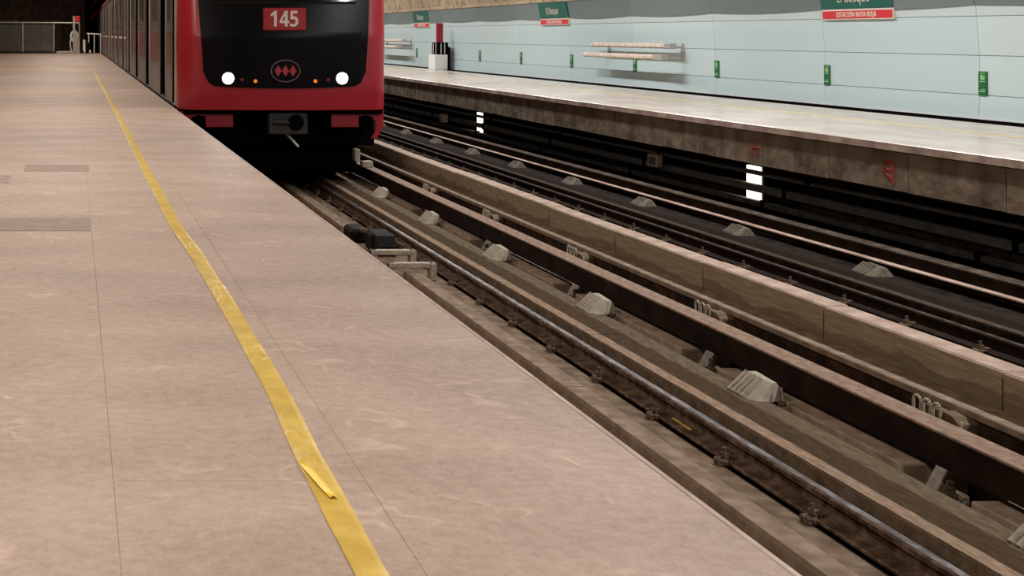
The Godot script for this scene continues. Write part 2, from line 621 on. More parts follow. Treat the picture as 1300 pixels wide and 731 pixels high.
# ------------------------------------------------------------------ far platform
func far_platform() -> void:
	var p := thing("floor_far", "far platform with glossy pale floor over a stained concrete edge beam", "floor", Vector3.ZERO, "", "structure")
	var st := mb()
	bx(st, Vector3(FAR_EDGE, -0.068, -60.0), Vector3(9.55, 0.0, 8.0), 0.006)
	obj("slab", st, M.far_floor, p)
	box("edge_strip", Vector3(FAR_EDGE - 0.006, -0.066, -60.0), Vector3(FAR_EDGE, -0.003, 8.0), M.slab_edge, p, 0.002)
	box("reflection_streak", Vector3(8.50, -0.002, -60.0), Vector3(8.66, 0.0012, 8.0), M.floor_reflection, p)  # yellowish reflection on the glossy floor, painted as a strip
	# beam blocks
	var k := -4
	while true:
		var d := 9.26 + 1.09 * k
		if d > 58.0:
			break
		st = mb()
		bx(st, Vector3(FAR_EDGE + 0.02, -0.415 + 0.004 * sin(k * 2.1), -d - 1.086), Vector3(FAR_EDGE + 0.22, -0.068, -d - 0.004), 0.006)
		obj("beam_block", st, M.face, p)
		k += 1
	st = mb()
	bx(st, Vector3(FAR_EDGE + 0.014, -0.10, -60.0), Vector3(FAR_EDGE + 0.02, -0.085, 5.0), 0.0)
	obj("drip_ledge", st, M.face, p)
	box("support_wall", Vector3(7.95, -1.75, -60.0), Vector3(8.2, -0.068, 8.0), M.dark_concrete, p)
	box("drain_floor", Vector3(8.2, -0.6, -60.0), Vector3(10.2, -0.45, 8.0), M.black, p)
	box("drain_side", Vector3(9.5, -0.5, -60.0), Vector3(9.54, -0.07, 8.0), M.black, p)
	# sprayed marks on the beam face
	var face := FAR_EDGE + 0.016
	var mk := mb()
	var z := -12.66
	bx(mk, Vector3(face, -0.335, z - 0.075), Vector3(face + 0.006, -0.155, z - 0.06))
	quad_line(mk, face, [Vector2(z - 0.06, -0.235), Vector2(z + 0.035, -0.235)], 0.014)
	quad_line(mk, face, [Vector2(z + 0.03, -0.165), Vector2(z + 0.075, -0.235), Vector2(z + 0.02, -0.32)], 0.012)
	obj("arrow_mark", mk, M.red_spray, p)
	mk = mb()
	z = -10.58
	bx(mk, Vector3(face, -0.36, z + 0.035), Vector3(face + 0.006, -0.14, z + 0.052))
	quad_line(mk, face, [Vector2(z - 0.06, -0.235), Vector2(z + 0.04, -0.235)], 0.018)
	var arc := []
	for i in 9:
		var a := PI / 2 + PI * i / 8.0
		arc.append(Vector2(z + 0.02 + 0.085 * cos(a), -0.235 + 0.075 * sin(a)))
	quad_line(mk, face, arc, 0.022)
	obj("arc_mark", mk, M.red_spray, p)

# flat stroke on a face whose normal is -x; points are (z, y)
func quad_line(st: SurfaceTool, x: float, pts: Array, w: float) -> void:
	for i in pts.size() - 1:
		var a: Vector2 = pts[i]
		var b: Vector2 = pts[i + 1]
		var d := (b - a).normalized()
		var n := Vector2(-d.y, d.x) * w / 2.0
		a -= d * w * 0.3
		b += d * w * 0.3
		var c := [a + n, b + n, b - n, a - n]
		quad(st, Vector3(x, c[0].y, c[0].x), Vector3(x, c[1].y, c[1].x), Vector3(x, c[2].y, c[2].x), Vector3(x, c[3].y, c[3].x), Vector3.LEFT)
		for j in 4:
			var e: Vector2 = c[j]
			var f: Vector2 = c[(j + 1) % 4]
			var o := (e + f) / 2.0 - (a + b) / 2.0
			quad(st, Vector3(x, e.y, e.x), Vector3(x, f.y, f.x), Vector3(x + 0.006, f.y, f.x), Vector3(x + 0.006, e.y, e.x), Vector3(0, o.y, o.x))

# ------------------------------------------------------------------ panelled wall behind the far platform
func far_wall() -> void:
	var p := thing("wall_right", "pale aqua metal panel wall with dark grey frieze behind the far platform", "wall", Vector3.ZERO, "", "structure")
	box("backing", Vector3(9.93, -0.6, -62.0), Vector3(10.3, 1.75, 10.0), M.backing, p)
	var B := 2.745
	var rows := [[0.024, 9.85, 0.274, 9.868], [0.274, 9.868, 0.706, 9.862], [0.706, 9.862, 1.134, 9.83], [1.134, 9.83, 1.262, 9.816]]
	for r in rows.size():
		var proto: MeshInstance3D = null
		var q: Array = rows[r]
		for k in range(-7, 17):
			var z := -13.31 - B * k
			if proto == null:
				var st := mb()
				var g := 0.003
				extr(st, [Vector2(q[1], q[0] + g), Vector2(q[3], q[2] - g), Vector2(q[3] + 0.05, q[2] - g), Vector2(q[1] + 0.05, q[0] + g)], -g, -B + g)
				proto = obj("panel", st, M.panel[0], p)
				proto.position.z = z
			else:
				again(proto, "panel", p, Vector3(0, 0, z), M.strip if r == 3 else M.panel[(k * 5 + r * 3 + 40) % 3])
		if r == 3:
			proto.material_override = M.strip
	# bottom lip
	box("sill_lip", Vector3(9.835, 0.012, -62.0), Vector3(9.86, 0.026, 8.0), M.white, p)
	# frieze panels, each with a slightly sagging lower edge
	var fst := mb()
	var N := 12
	for i in N:
		var t0 := float(i) / N
		var t1 := float(i + 1) / N
		var za := -0.004 - (B - 0.008) * t0
		var zb := -0.004 - (B - 0.008) * t1
		var ya := 1.254 - 0.02 * sin(PI * t0)
		var yb := 1.254 - 0.02 * sin(PI * t1)
		var xa := 9.806 - 0.012 * sin(PI * t0)
		var xb := 9.806 - 0.012 * sin(PI * t1)
		quad(fst, Vector3(xa, ya, za), Vector3(xb, yb, zb), Vector3(9.745, 1.60, zb), Vector3(9.745, 1.60, za), Vector3.LEFT)
		quad(fst, Vector3(xa, ya, za), Vector3(xb, yb, zb), Vector3(9.86, yb, zb), Vector3(9.86, ya, za), Vector3.DOWN)
	quad(fst, Vector3(9.806, 1.254, -0.004), Vector3(9.745, 1.6, -0.004), Vector3(9.86, 1.6, -0.004), Vector3(9.86, 1.254, -0.004), Vector3.BACK)
	quad(fst, Vector3(9.806, 1.254, -B + 0.004), Vector3(9.745, 1.6, -B + 0.004), Vector3(9.86, 1.6, -B + 0.004), Vector3(9.86, 1.254, -B + 0.004), Vector3.FORWARD)
	var fz := obj("frieze_panel", fst, M.frieze[0], p)
	fz.position.z = -13.31 + B * 7
	for k in range(-6, 17):
		again(fz, "frieze_panel", p, Vector3(0, 0, -13.31 - B * k), M.frieze[(k + 20) % 2])

# ------------------------------------------------------------------ vault and the other walls
func shell() -> void:
	var c := thing("ceiling", "stained beige concrete vault over the station", "ceiling", Vector3.ZERO, "", "structure")
	var st := mb()
	var N := 28
	var arch := func(i: int, grow: float) -> Vector2:
		var a := PI * i / N
		return Vector2(2.38 + (7.45 + grow) * cos(a), 1.575 + (3.3 + grow) * sin(a))
	for i in N:
		var a: Vector2 = arch.call(i, 0.0)
		var b: Vector2 = arch.call(i + 1, 0.0)
		var a2: Vector2 = arch.call(i, 0.35)
		var b2: Vector2 = arch.call(i + 1, 0.35)
		var inn := Vector3(2.38 - a.x, 1.0 - a.y, 0)
		quad(st, Vector3(a.x, a.y, 10), Vector3(b.x, b.y, 10), Vector3(b.x, b.y, -62), Vector3(a.x, a.y, -62), inn)
		quad(st, Vector3(a2.x, a2.y, 10), Vector3(b2.x, b2.y, 10), Vector3(b2.x, b2.y, -62), Vector3(a2.x, a2.y, -62), -inn)
	for s in [[9.78, 10.3], [-5.5, -5.02]]:
		quad(st, Vector3(s[0], 1.58, 10), Vector3(s[1], 1.58, 10), Vector3(s[1], 1.58, -62), Vector3(s[0], 1.58, -62), Vector3.DOWN)
	obj("vault", st, M.vault, c)
	var fascia := mb()
	bx(fascia, Vector3(9.72, 1.585, -62.0), Vector3(9.95, 1.66, 10.0), 0.01)
	obj("springing", fascia, M.vault, c)
	var w := box("wall_left", Vector3(-5.35, -1.4, -62.0), Vector3(-5.0, 1.7, 10.0), M.near_wall)
	tag(w, "plain wall along the back of the near platform", "wall", "", "structure")
	w = box("wall_back", Vector3(-5.35, -1.75, 8.0), Vector3(10.3, 5.4, 8.4), M.near_wall)
	tag(w, "plain wall closing the station behind the viewer", "wall", "", "structure")
	var e := thing("wall_end", "dark end wall with the tunnel mouth beyond the platform railing", "wall", Vector3.ZERO, "", "structure")
	box("pier", Vector3(-5.35, -1.4, -66.0), Vector3(0.55, 5.4, -65.6), M.dark_wall, e)
	box("pier", Vector3(8.1, -1.75, -62.4), Vector3(10.3, 5.4, -62.0), M.dark_wall, e)
	box("lintel", Vector3(0.55, 4.3, -62.4), Vector3(8.1, 5.4, -62.0), M.dark_wall, e)
	box("return_roof", Vector3(-5.35, 4.3, -66.0), Vector3(0.85, 5.4, -62.0), M.dark_wall, e)
	box("return_wall", Vector3(-5.7, -1.4, -66.0), Vector3(-5.35, 5.4, -62.0), M.dark_wall, e)
	box("landing", Vector3(-5.35, -1.75, -66.0), Vector3(1.1, -0.05, -60.0), M.dark_wall, e)
	# dull panels behind the railing
	for k in 4:
		box("dull_panel", Vector3(-5.2 + 1.12 * k, 0.12, -65.6), Vector3(-4.12 + 1.12 * k, 1.72, -65.54), M.dark_panel, e, 0.01)
	var t := thing("wall_tunnel", "black tunnel lining with arched ribs swallowing the train", "tunnel", Vector3.ZERO, "", "structure")
	st = mb()
	var P := 16
	var tun := func(i: int, g: float) -> Vector2:
		var a := PI * i / P
		return Vector2(4.33 + (3.78 - g) * cos(a), 1.2 + (3.1 - g) * sin(a))
	for i in P:
		var a: Vector2 = tun.call(i, 0.0)
		var b: Vector2 = tun.call(i + 1, 0.0)
		quad(st, Vector3(a.x, a.y, -62), Vector3(b.x, b.y, -62), Vector3(b.x, b.y, -112), Vector3(a.x, a.y, -112), Vector3(4.33 - a.x, 1 - a.y, 0))
	quad(st, Vector3(0.55, -1.75, -66), Vector3(0.55, 1.2, -66), Vector3(0.55, 1.2, -112), Vector3(0.55, -1.75, -112), Vector3.RIGHT)
	quad(st, Vector3(8.11, -1.75, -62), Vector3(8.11, 1.2, -62), Vector3(8.11, 1.2, -112), Vector3(8.11, -1.75, -112), Vector3.LEFT)
	bx(st, Vector3(0.2, -1.75, -112.4), Vector3(8.4, 5.0, -112.0))
	obj("lining", st, M.dark_wall, t)
	var rib := mb()
	for i in P:
		var a: Vector2 = tun.call(i, 0.06)
		var b: Vector2 = tun.call(i + 1, 0.06)
		tube(rib, Vector3(a.x, a.y, 0), Vector3(b.x, b.y, 0), 0.05, 0.05, 6, false)
	var r0 := obj("rib", rib, M.dark_panel, t)
	r0.position.z = -64.0
	for k in range(1, 12):
		again(r0, "rib", t, Vector3(0, 0, -64.0 - 4.0 * k))

# ------------------------------------------------------------------ one track: right-hand rail, running strip, guide bar and supports
func track(dx: float, far: bool) -> void:
	var where := "far track" if far else "near track"
	var st: SurfaceTool
	# running strip: cast sections of 4 m
	var run := thing("running_strip", ("dark concrete tyre strip of the far track" if far else "olive brown concrete tyre strip with dark wheel track on the near track"), "track slab")
	var proto: MeshInstance3D = null
	for k in range(-1, 24):
		var z := -(7.95 - 4.0 + 4.0 * k) + 0.0
		if proto == null:
			st = mb()
			extr(st, [Vector2(3.345, -1.25), Vector2(3.345, -1.024), Vector2(3.352, -1.017), Vector2(3.69, -1.017), Vector2(3.695, -1.18)], -0.004, -3.996)
			proto = obj("section", st, M.dark_concrete if far else M.concrete, run)
			proto.position = Vector3(dx, 0, z)
			st = mb()
			var q := [[Vector3(3.348, -1.0145, -0.004), Vector2(0, 0)], [Vector3(3.692, -1.0145, -0.004), Vector2(1, 0)], [Vector3(3.692, -1.0145, -3.996), Vector2(1, 1)], [Vector3(3.348, -1.0145, -3.996), Vector2(0, 1)]]
			for w in [0, 2, 1, 0, 3, 2]:
				vert(st, q[w][0], Vector3.UP, q[w][1])
			for w in [[0, 1], [1, 2], [2, 3], [3, 0]]:
				var a: Vector3 = q[w[0]][0]
				var b: Vector3 = q[w[1]][0]
				quad(st, a, b, b - Vector3(0, 0.003, 0), a - Vector3(0, 0.003, 0), (a + b) / 2.0 - Vector3(3.52, -1.01, -2.0))
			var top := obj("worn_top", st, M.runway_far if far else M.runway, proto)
			top.position = Vector3.ZERO
		else:
			var s := again(proto, "section", run, Vector3(dx, 0, z))
			again(proto.get_child(0), "worn_top", s, Vector3.ZERO)
	# rail with clips
	var rail := thing("running_rail", ("dark rusty steel rail of the far track just behind the low wall" if far else "rusty steel rail with polished head on the near track"), "rail")
	st = mb()
	extr(st, [Vector2(3.195, -1.165), Vector2(3.195, -1.153), Vector2(3.262, -1.138), Vector2(3.273, -1.125), Vector2(3.273, -1.094), Vector2(3.256, -1.086), Vector2(3.256, -1.066), Vector2(3.264, -1.06),
		Vector2(3.306, -1.06), Vector2(3.314, -1.066), Vector2(3.314, -1.086), Vector2(3.297, -1.094), Vector2(3.297, -1.125), Vector2(3.31, -1.138), Vector2(3.343, -1.153), Vector2(3.343, -1.165)], 6.0, -110.0)
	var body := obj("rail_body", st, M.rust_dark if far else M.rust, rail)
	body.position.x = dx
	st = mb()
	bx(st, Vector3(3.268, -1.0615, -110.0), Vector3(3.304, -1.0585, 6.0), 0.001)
	var head := obj("polished_head", st, M.far_steel if far else M.polished, rail)
	head.position.x = dx
	st = mb()
	bx(st, Vector3(-0.045, -0.03, -0.032), Vector3(0.03, 0.004, 0.032), 0.006)
	bx(st, Vector3(-0.012, 0.0, -0.02), Vector3(0.055, 0.016, 0.02), 0.004)
	tube(st, Vector3(-0.004, 0.012, 0), Vector3(-0.004, 0.03, 0), 0.021, 0.021, 6)
	tube(st, Vector3(-0.004, 0.03, 0), Vector3(-0.004, 0.058, 0), 0.010, 0.010, 8)
	var clip: MeshInstance3D = null
	var start := 8.80 - 0.716 * 5 if far else 5.29 - 0.716 * 3
	for k in 62:
		var d := start + 0.716 * k
		if clip == null:
			clip = obj("rail_clip", st, M.clip, rail)
			clip.position = Vector3(3.2 + dx, -1.15, -d)
		else:
			again(clip, "rail_clip", rail, Vector3(3.2 + dx, -1.15, -d))
	if not far:
		box("yellow_tag", Vector3(3.235, -1.149, -6.62), Vector3(3.262, -1.141, -6.42), M.tape, rail)
	# guide bar
	var bar := thing("guide_bar", ("dark steel guide bar of the far track in front of the platform" if far else "heavy dark brown steel guide bar with pinkish top flange on the near track"), "guide rail")
	st = mb()
	extr(st, [Vector2(3.83, -0.975), Vector2(3.83, -0.832), Vector2(3.852, -0.832), Vector2(3.852, -0.965), Vector2(3.93, -0.965), Vector2(3.93, -0.975)], 6.0, -110.0)
	var web := obj("web", st, M.rust_dark, bar)
	web.position.x = dx
	st = mb()
	bx(st, Vector3(3.824, -0.832, -110.0), Vector3(3.955, -0.818, 6.0), 0.003)
	var fl := obj("top_flange", st, M.far_steel if far else M.flange, bar)
	fl.position.x = dx
	if far:
		# ragged pale cover strip along the foot of the bar
		st = mb()
		var n := noise(301, 1.0, 3)
		var z := 0.0
		while z > -60.0:
			var wa := 0.016 + 0.010 * n.get_noise_1d(z * 5.0)
			var wb := 0.016 + 0.010 * n.get_noise_1d((z - 0.25) * 5.0)
			quad(st, Vector3(3.80 + dx - wa, -0.922, z), Vector3(3.80 + dx - wb, -0.922, z - 0.25), Vector3(3.83 + dx, -0.915, z - 0.25), Vector3(3.83 + dx, -0.915, z), Vector3.UP)
			quad(st, Vector3(3.80 + dx - wa, -0.922, z), Vector3(3.80 + dx - wb, -0.922, z - 0.25), Vector3(3.80 + dx - wb, -0.932, z - 0.25), Vector3(3.80 + dx - wa, -0.932, z), Vector3.LEFT)
			z -= 0.25
		obj("cover_strip", st, M.slab_edge, bar)
	# ribbed insulator blocks under the bar
	var first := 9.85 - 2.0 * 2 if far else 4.50
	var step := 2.0 if far else 2.02
	for k in (11 if far else 6):
		var d := first + step * k
		var label: String
		if far:
			label = "%s ribbed pale insulator block along the far track, counting away from the camera" % ordinal(k)
		else:
			label = "%s ribbed pale insulator block along the near track, counting away from the camera" % ordinal(k)
		insulator(Vector3(dx, 0, -d), label, "ribbed insulator blocks of the " + where, far)
	# looped brackets behind the bar
	if not far:
		for k in 5:
			loop_bracket(Vector3(dx, 0, -(5.66 + 2.05 * k)), "%s looped pale bracket between guide bar and low wall, counting away from the camera" % ordinal(k))

# the half of a track that lies on the camera's side, hidden by the platform edge or by the low wall
func other_half(dx: float, far: bool) -> void:
	var flip := func(pts: Array, dy: float) -> Array:
		var out := []
		for p in pts:
			out.append(Vector2(5.24 + dx - p.x, p.y + dy))
		return out
	var run := thing("running_strip", "dark tyre strip of the far track behind the low wall" if far else "tyre strip of the near track tight under the platform edge", "track slab")
	for k in range(-1, 24):
		var z := 4.0 - 4.0 * k - 7.95
		var st := mb()
		extr(st, flip.call([Vector2(3.345, -1.18), Vector2(3.345, -1.024), Vector2(3.352, -1.017), Vector2(3.648 if far else 3.69, -1.017), Vector2(3.65 if far else 3.695, -1.18)], 0.0), z - 0.004, z - 3.996)
		obj("section", st, M.dark_concrete if far else M.concrete, run)
	var rail := thing("running_rail", "rusty rail of the far track close behind the low wall" if far else "rusty rail of the near track below the platform edge", "rail")
	var st2 := mb()
	extr(st2, flip.call([Vector2(3.195, -1.165), Vector2(3.195, -1.153), Vector2(3.262, -1.138), Vector2(3.273, -1.125), Vector2(3.273, -1.094), Vector2(3.256, -1.086), Vector2(3.256, -1.06),
		Vector2(3.314, -1.06), Vector2(3.314, -1.086), Vector2(3.297, -1.094), Vector2(3.297, -1.125), Vector2(3.31, -1.138), Vector2(3.343, -1.153), Vector2(3.343, -1.165)], -0.015), 6.0, -110.0)
	obj("rail_body", st2, M.rust_dark if far else M.rust, rail)
	st2 = mb()
	extr(st2, flip.call([Vector2(3.268, -1.0615), Vector2(3.268, -1.0585), Vector2(3.304, -1.0585), Vector2(3.304, -1.0615)], -0.015), 6.0, -110.0)
	obj("polished_head", st2, M.far_steel if far else M.polished, rail)
	var clip := mb()
	bx(clip, Vector3(-0.03, -0.03, -0.032), Vector3(0.045, 0.004, 0.032), 0.006)
	tube(clip, Vector3(0.004, 0.0, 0), Vector3(0.004, 0.03, 0), 0.021, 0.021, 6)
	tube(clip, Vector3(0.004, 0.03, 0), Vector3(0.004, 0.058, 0), 0.010, 0.010, 8)
	var c0 := obj("rail_clip", clip, M.clip, rail)
	c0.position = Vector3(2.04 + dx, -1.15, -3.2)
	for k in range(1, 50):
		again(c0, "rail_clip", rail, Vector3(2.04 + dx, -1.15, -3.2 - 0.716 * k))
	if not far:
		var bar := thing("guide_bar", "dark steel guide bar of the near track along the platform foot", "guide rail")
		st2 = mb()
		extr(st2, flip.call([Vector2(3.83, -1.18), Vector2(3.83, -0.832), Vector2(3.852, -0.832), Vector2(3.852, -1.18)], 0.0), 6.0, -110.0)
		obj("web", st2, M.rust_dark, bar)
		st2 = mb()
		extr(st2, flip.call([Vector2(3.824, -0.832), Vector2(3.824, -0.818), Vector2(3.955, -0.818), Vector2(3.955, -0.832)], 0.0), 6.0, -110.0)
		obj("top_flange", st2, M.flange, bar)

func insulator(at: Vector3, label: String, group: String, far: bool) -> void:
	var t := thing("insulator_block", label, "insulator", at, group)
	# sloping ribbed face towards the running strip, bevelled end towards the camera
	var st := mb()
	var z0 := -0.20
	var z1 := -0.03
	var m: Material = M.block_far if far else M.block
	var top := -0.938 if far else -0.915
	var lo := [Vector3(3.60, -1.014, z0), Vector3(3.60, -1.014, z1 + 0.02), Vector3(3.645, -1.014, z1 + 0.065), Vector3(3.79, -1.014, z1 + 0.065), Vector3(3.79, -1.014, z0)]
	var hi := [Vector3(3.70, top, z0), Vector3(3.70, top, z1 - 0.03), Vector3(3.72, top - 0.01, z1 + 0.03), Vector3(3.75, top - 0.01, z1 + 0.03), Vector3(3.75, top, z0)]
	var mid := Vector3(3.70, -0.96, 0)
	for i in 5:
		var j := (i + 1) % 5
		var c: Vector3 = (lo[i] + lo[j]) / 2.0 - mid
		c.y = 0.03
		quad(st, lo[i], lo[j], hi[j], hi[i], c)
	for i in range(1, 4):
		tri(st, hi[0], hi[i], hi[i + 1], Vector3.UP)
		tri(st, lo[0], lo[i], lo[i + 1], Vector3.DOWN)
	obj("body", st, m, t)
	# ribs run up the slope
	var up := Vector3(0.10, top + 1.014, 0)
	var nn := Vector3(-up.y, up.x, 0).normalized()
	for k in 4:
		var zc := z0 + 0.010 + 0.043 * k
		st = mb()
		var a := Vector3(3.599, -1.016, zc)
		var b := a + up * 1.005
		var w := Vector3(0, 0, 0.008)
		var o := nn * 0.017
		quad(st, a - w + o, b - w + o, b + w + o, a + w + o, nn)
		quad(st, a - w * 1.8, b - w * 1.8, b - w + o, a - w + o, Vector3(0, 0, -1))
		quad(st, a + w * 1.8, b + w * 1.8, b + w + o, a + w + o, Vector3(0, 0, 1))
		quad(st, a - w * 1.8, a - w + o, a + w + o, a + w * 1.8, Vector3(-1, -0.3, 0))
		quad(st, b - w * 1.8, b - w + o, b + w + o, b + w * 1.8, Vector3(0.3, 1, 0))
		obj("rib", st, m, t)
	if not far:
		st = mb()
		tube(st, Vector3(3.72, -1.014, z1 + 0.13), Vector3(3.72, -0.985, z1 + 0.13), 0.022, 0.016, 8)
		tube(st, Vector3(3.72, -0.99, z1 + 0.13), Vector3(3.735, -0.93, z1 + 0.09), 0.008, 0.008, 6)
		obj("anchor_bolt", st, M.clip, t)

func loop_bracket(at: Vector3, label: String) -> void:
	var t := thing("loop_bracket", label, "bracket", at, "looped brackets of the near track")
	var x := 4.03
	var st := mb()
	# box body towards the camera, holds the loops
	extr_z(st, [Vector2(0.0, -0.90), Vector2(0.115, -0.90), Vector2(0.115, -0.835), Vector2(0.07, -0.81), Vector2(0.0, -0.805)], x - 0.015, x + 0.075)
	obj("body", st, M.concrete, t)
	st = mb()
	bx(st, Vector3(x + 0.02, -0.90, -0.17), Vector3(x + 0.075, -0.815, 0.0), 0.01)
	obj("back_plate", st, M.concrete, t)
	for k in 3:
		var zc := -0.145 + 0.066 * k
		st = mb()
		var pts := [Vector3(x - 0.025, -0.91, zc - 0.025)]
		for i in 7:
			var a := PI - PI * i / 6.0
			pts.append(Vector3(x - 0.025, -0.802 + 0.025 * sin(a), zc + 0.025 * cos(a)))
		pts.append(Vector3(x - 0.025, -0.91, zc + 0.025))
		pipe(st, pts, 0.007, 8)
		obj("loop", st, M.block, t)
	st = mb()
	bx(st, Vector3(x - 0.03, -0.92, 0.135), Vector3(x - 0.018, -0.815, 0.147), 0.002)
	obj("pin", st, M.block, t)

# polygon in (z, y) swept along x
func extr_z(st: SurfaceTool, poly: Array, x0: float, x1: float) -> void:
	var c := Vector2.ZERO
	for q in poly:
		c += q / poly.size()
	for k in poly.size():
		var a: Vector2 = poly[k]
		var b: Vector2 = poly[(k + 1) % poly.size()]
		var o := (a + b) / 2.0 - c
		quad(st, Vector3(x0, a.y, a.x), Vector3(x0, b.y, b.x), Vector3(x1, b.y, b.x), Vector3(x1, a.y, a.x), Vector3(0, o.y, o.x))
	var idx := Geometry2D.triangulate_polygon(PackedVector2Array(poly))
	for k in range(0, idx.size(), 3):
		for xx in [x0, x1]:
			var v := []
			for j in 3:
				var q: Vector2 = poly[idx[k + j]]
				v.append(Vector3(xx, q.y, q.x))
			tri(st, v[0], v[1], v[2], Vector3(1.0 if xx == x1 else -1.0, 0, 0))

# ------------------------------------------------------------------ kerb in the middle of the near track, with equipment
func centre_channel() -> void:
	var k := thing("centre_kerb", "pale concrete kerb along the middle of the near track beside the platform edge", "kerb")
	for s in [[4.0, -4.6], [-4.61, -7.1], [-7.11, -10.55], [-13.0, -20.0], [-20.01, -40.0], [-40.01, -62.0]]:
		var st := mb()
		extr(st, [Vector2(2.78, -1.5), Vector2(2.84, -1.13), Vector2(2.852, -1.112), Vector2(2.97, -1.112), Vector2(2.98, -1.122), Vector2(2.99, -1.18), Vector2(2.99, -1.5)], s[0], s[1])
		obj("section", st, M.concrete_pale, k)
	var g := thing("track_switch_box", "black track equipment box clamped beside the rail just ahead of the train", "equipment")
	var st := mb()
	bx(st, Vector3(2.86, -1.18, -12.05), Vector3(3.08, -0.98, -11.75), 0.03)
	obj("case", st, M.rubber, g)
	st = mb()
	extr_z(st, [Vector2(-11.76, -1.16), Vector2(-11.62, -1.18), Vector2(-11.58, -1.08), Vector2(-11.66, -0.99), Vector2(-11.76, -0.98)], 2.88, 3.06)
	obj("boot", st, M.rubber, g)
	st = mb()
	bx(st, Vector3(2.80, -1.18, -12.75), Vector3(3.0, -1.04, -12.35), 0.03)
	obj("motor", st, M.rubber, g)
	st = mb()
	tube(st, Vector3(2.9, -1.05, -12.4), Vector3(2.95, -1.03, -12.0), 0.03, 0.03, 8)
	tube(st, Vector3(3.08, -1.08, -11.9), Vector3(3.2, -1.12, -11.85), 0.02, 0.02, 8)
	obj("rod", st, M.clip, g)
	st = mb()
	bx(st, Vector3(3.07, -1.17, -11.98), Vector3(3.13, -1.04, -11.86), 0.012)
	bx(st, Vector3(3.0, -1.17, -12.6), Vector3(3.1, -1.08, -12.46), 0.012)
	obj("clamp", st, M.bracket, g)
	for i in 2:
		var z := -11.15 + 0.62 * i
		var a := thing("cross_arm", ["pale steel arm reaching to the rail next to the black box", "pale steel arm reaching to the rail, second from the black box"][i], "arm", Vector3(0, 0, z), "steel arms beside the rail")
		st = mb()
		bx(st, Vector3(2.70, -1.075, -0.04), Vector3(3.09, -1.03, 0.04), 0.006)
		obj("bar", st, M.bracket, a)
		st = mb()
		bx(st, Vector3(3.05, -1.18, -0.05), Vector3(3.11, -1.03, 0.05), 0.01)
		obj("foot", st, M.bracket, a)
		st = mb()
		bx(st, Vector3(2.70, -1.4, -0.03), Vector3(2.76, -1.03, 0.03), 0.006)
		obj("post", st, M.bracket, a)

# ------------------------------------------------------------------ train
const TX := 2.62           # centre line of the train
const TF := -15.2          # front of its nose
const HW := 1.32           # half width

func nose_z(x: float, y: float) -> float:
	var a := absf(x) / HW
	var z := TF - 0.10 * a * a
	if a > 0.86:
		var t := (a - 0.86) / 0.14
		z -= 0.26 * (1.0 - sqrt(maxf(0.0, 1.0 - t * t)))
	return z - 0.20 * maxf(0.0, y - 0.9) * 0.7 - 0.05 * maxf(0.0, 0.25 - y)

func mask_half(y: float) -> float:
	return lerpf(1.005, 1.075, clampf((y - 0.35) / 1.0, 0.0, 1.0))

func mask_bottom(u: float) -> float:
	var a := absf(u)
	return 0.262 + 0.035 * a * a + (0.17 * (1.0 - sqrt(maxf(0.0, 1.0 - pow((a - 0.84) / 0.16, 2.0)))) if a > 0.84 else 0.0)

func surf(st: SurfaceTool, f: Callable, nu: int, nv: int, hint: Vector3) -> void:
	for i in nu:
		for j in nv:
			var q := []
			for c in [[0, 0], [1, 0], [1, 1], [0, 1]]:
				var u := float(i + c[0]) / nu
				var v := float(j + c[1]) / nv
				var p: Vector3 = f.call(u, v)
				var du: Vector3 = f.call(u + 0.003, v) - f.call(u - 0.003, v)
				var dv: Vector3 = f.call(u, v + 0.003) - f.call(u, v - 0.003)
				var n := du.cross(dv).normalized()
				if n.dot(hint) < 0.0:
					n = -n
				q.append([p, n])
			var flip: bool = (q[1][0] - q[0][0]).cross(q[2][0] - q[0][0]).dot(hint) > 0.0
			for t in ([[0, 2, 1], [0, 3, 2]] if flip else [[0, 1, 2], [0, 2, 3]]):
				for w in t:
					vert(st, q[w][0], q[w][1], Vector2(q[w][0].x, q[w][0].y))

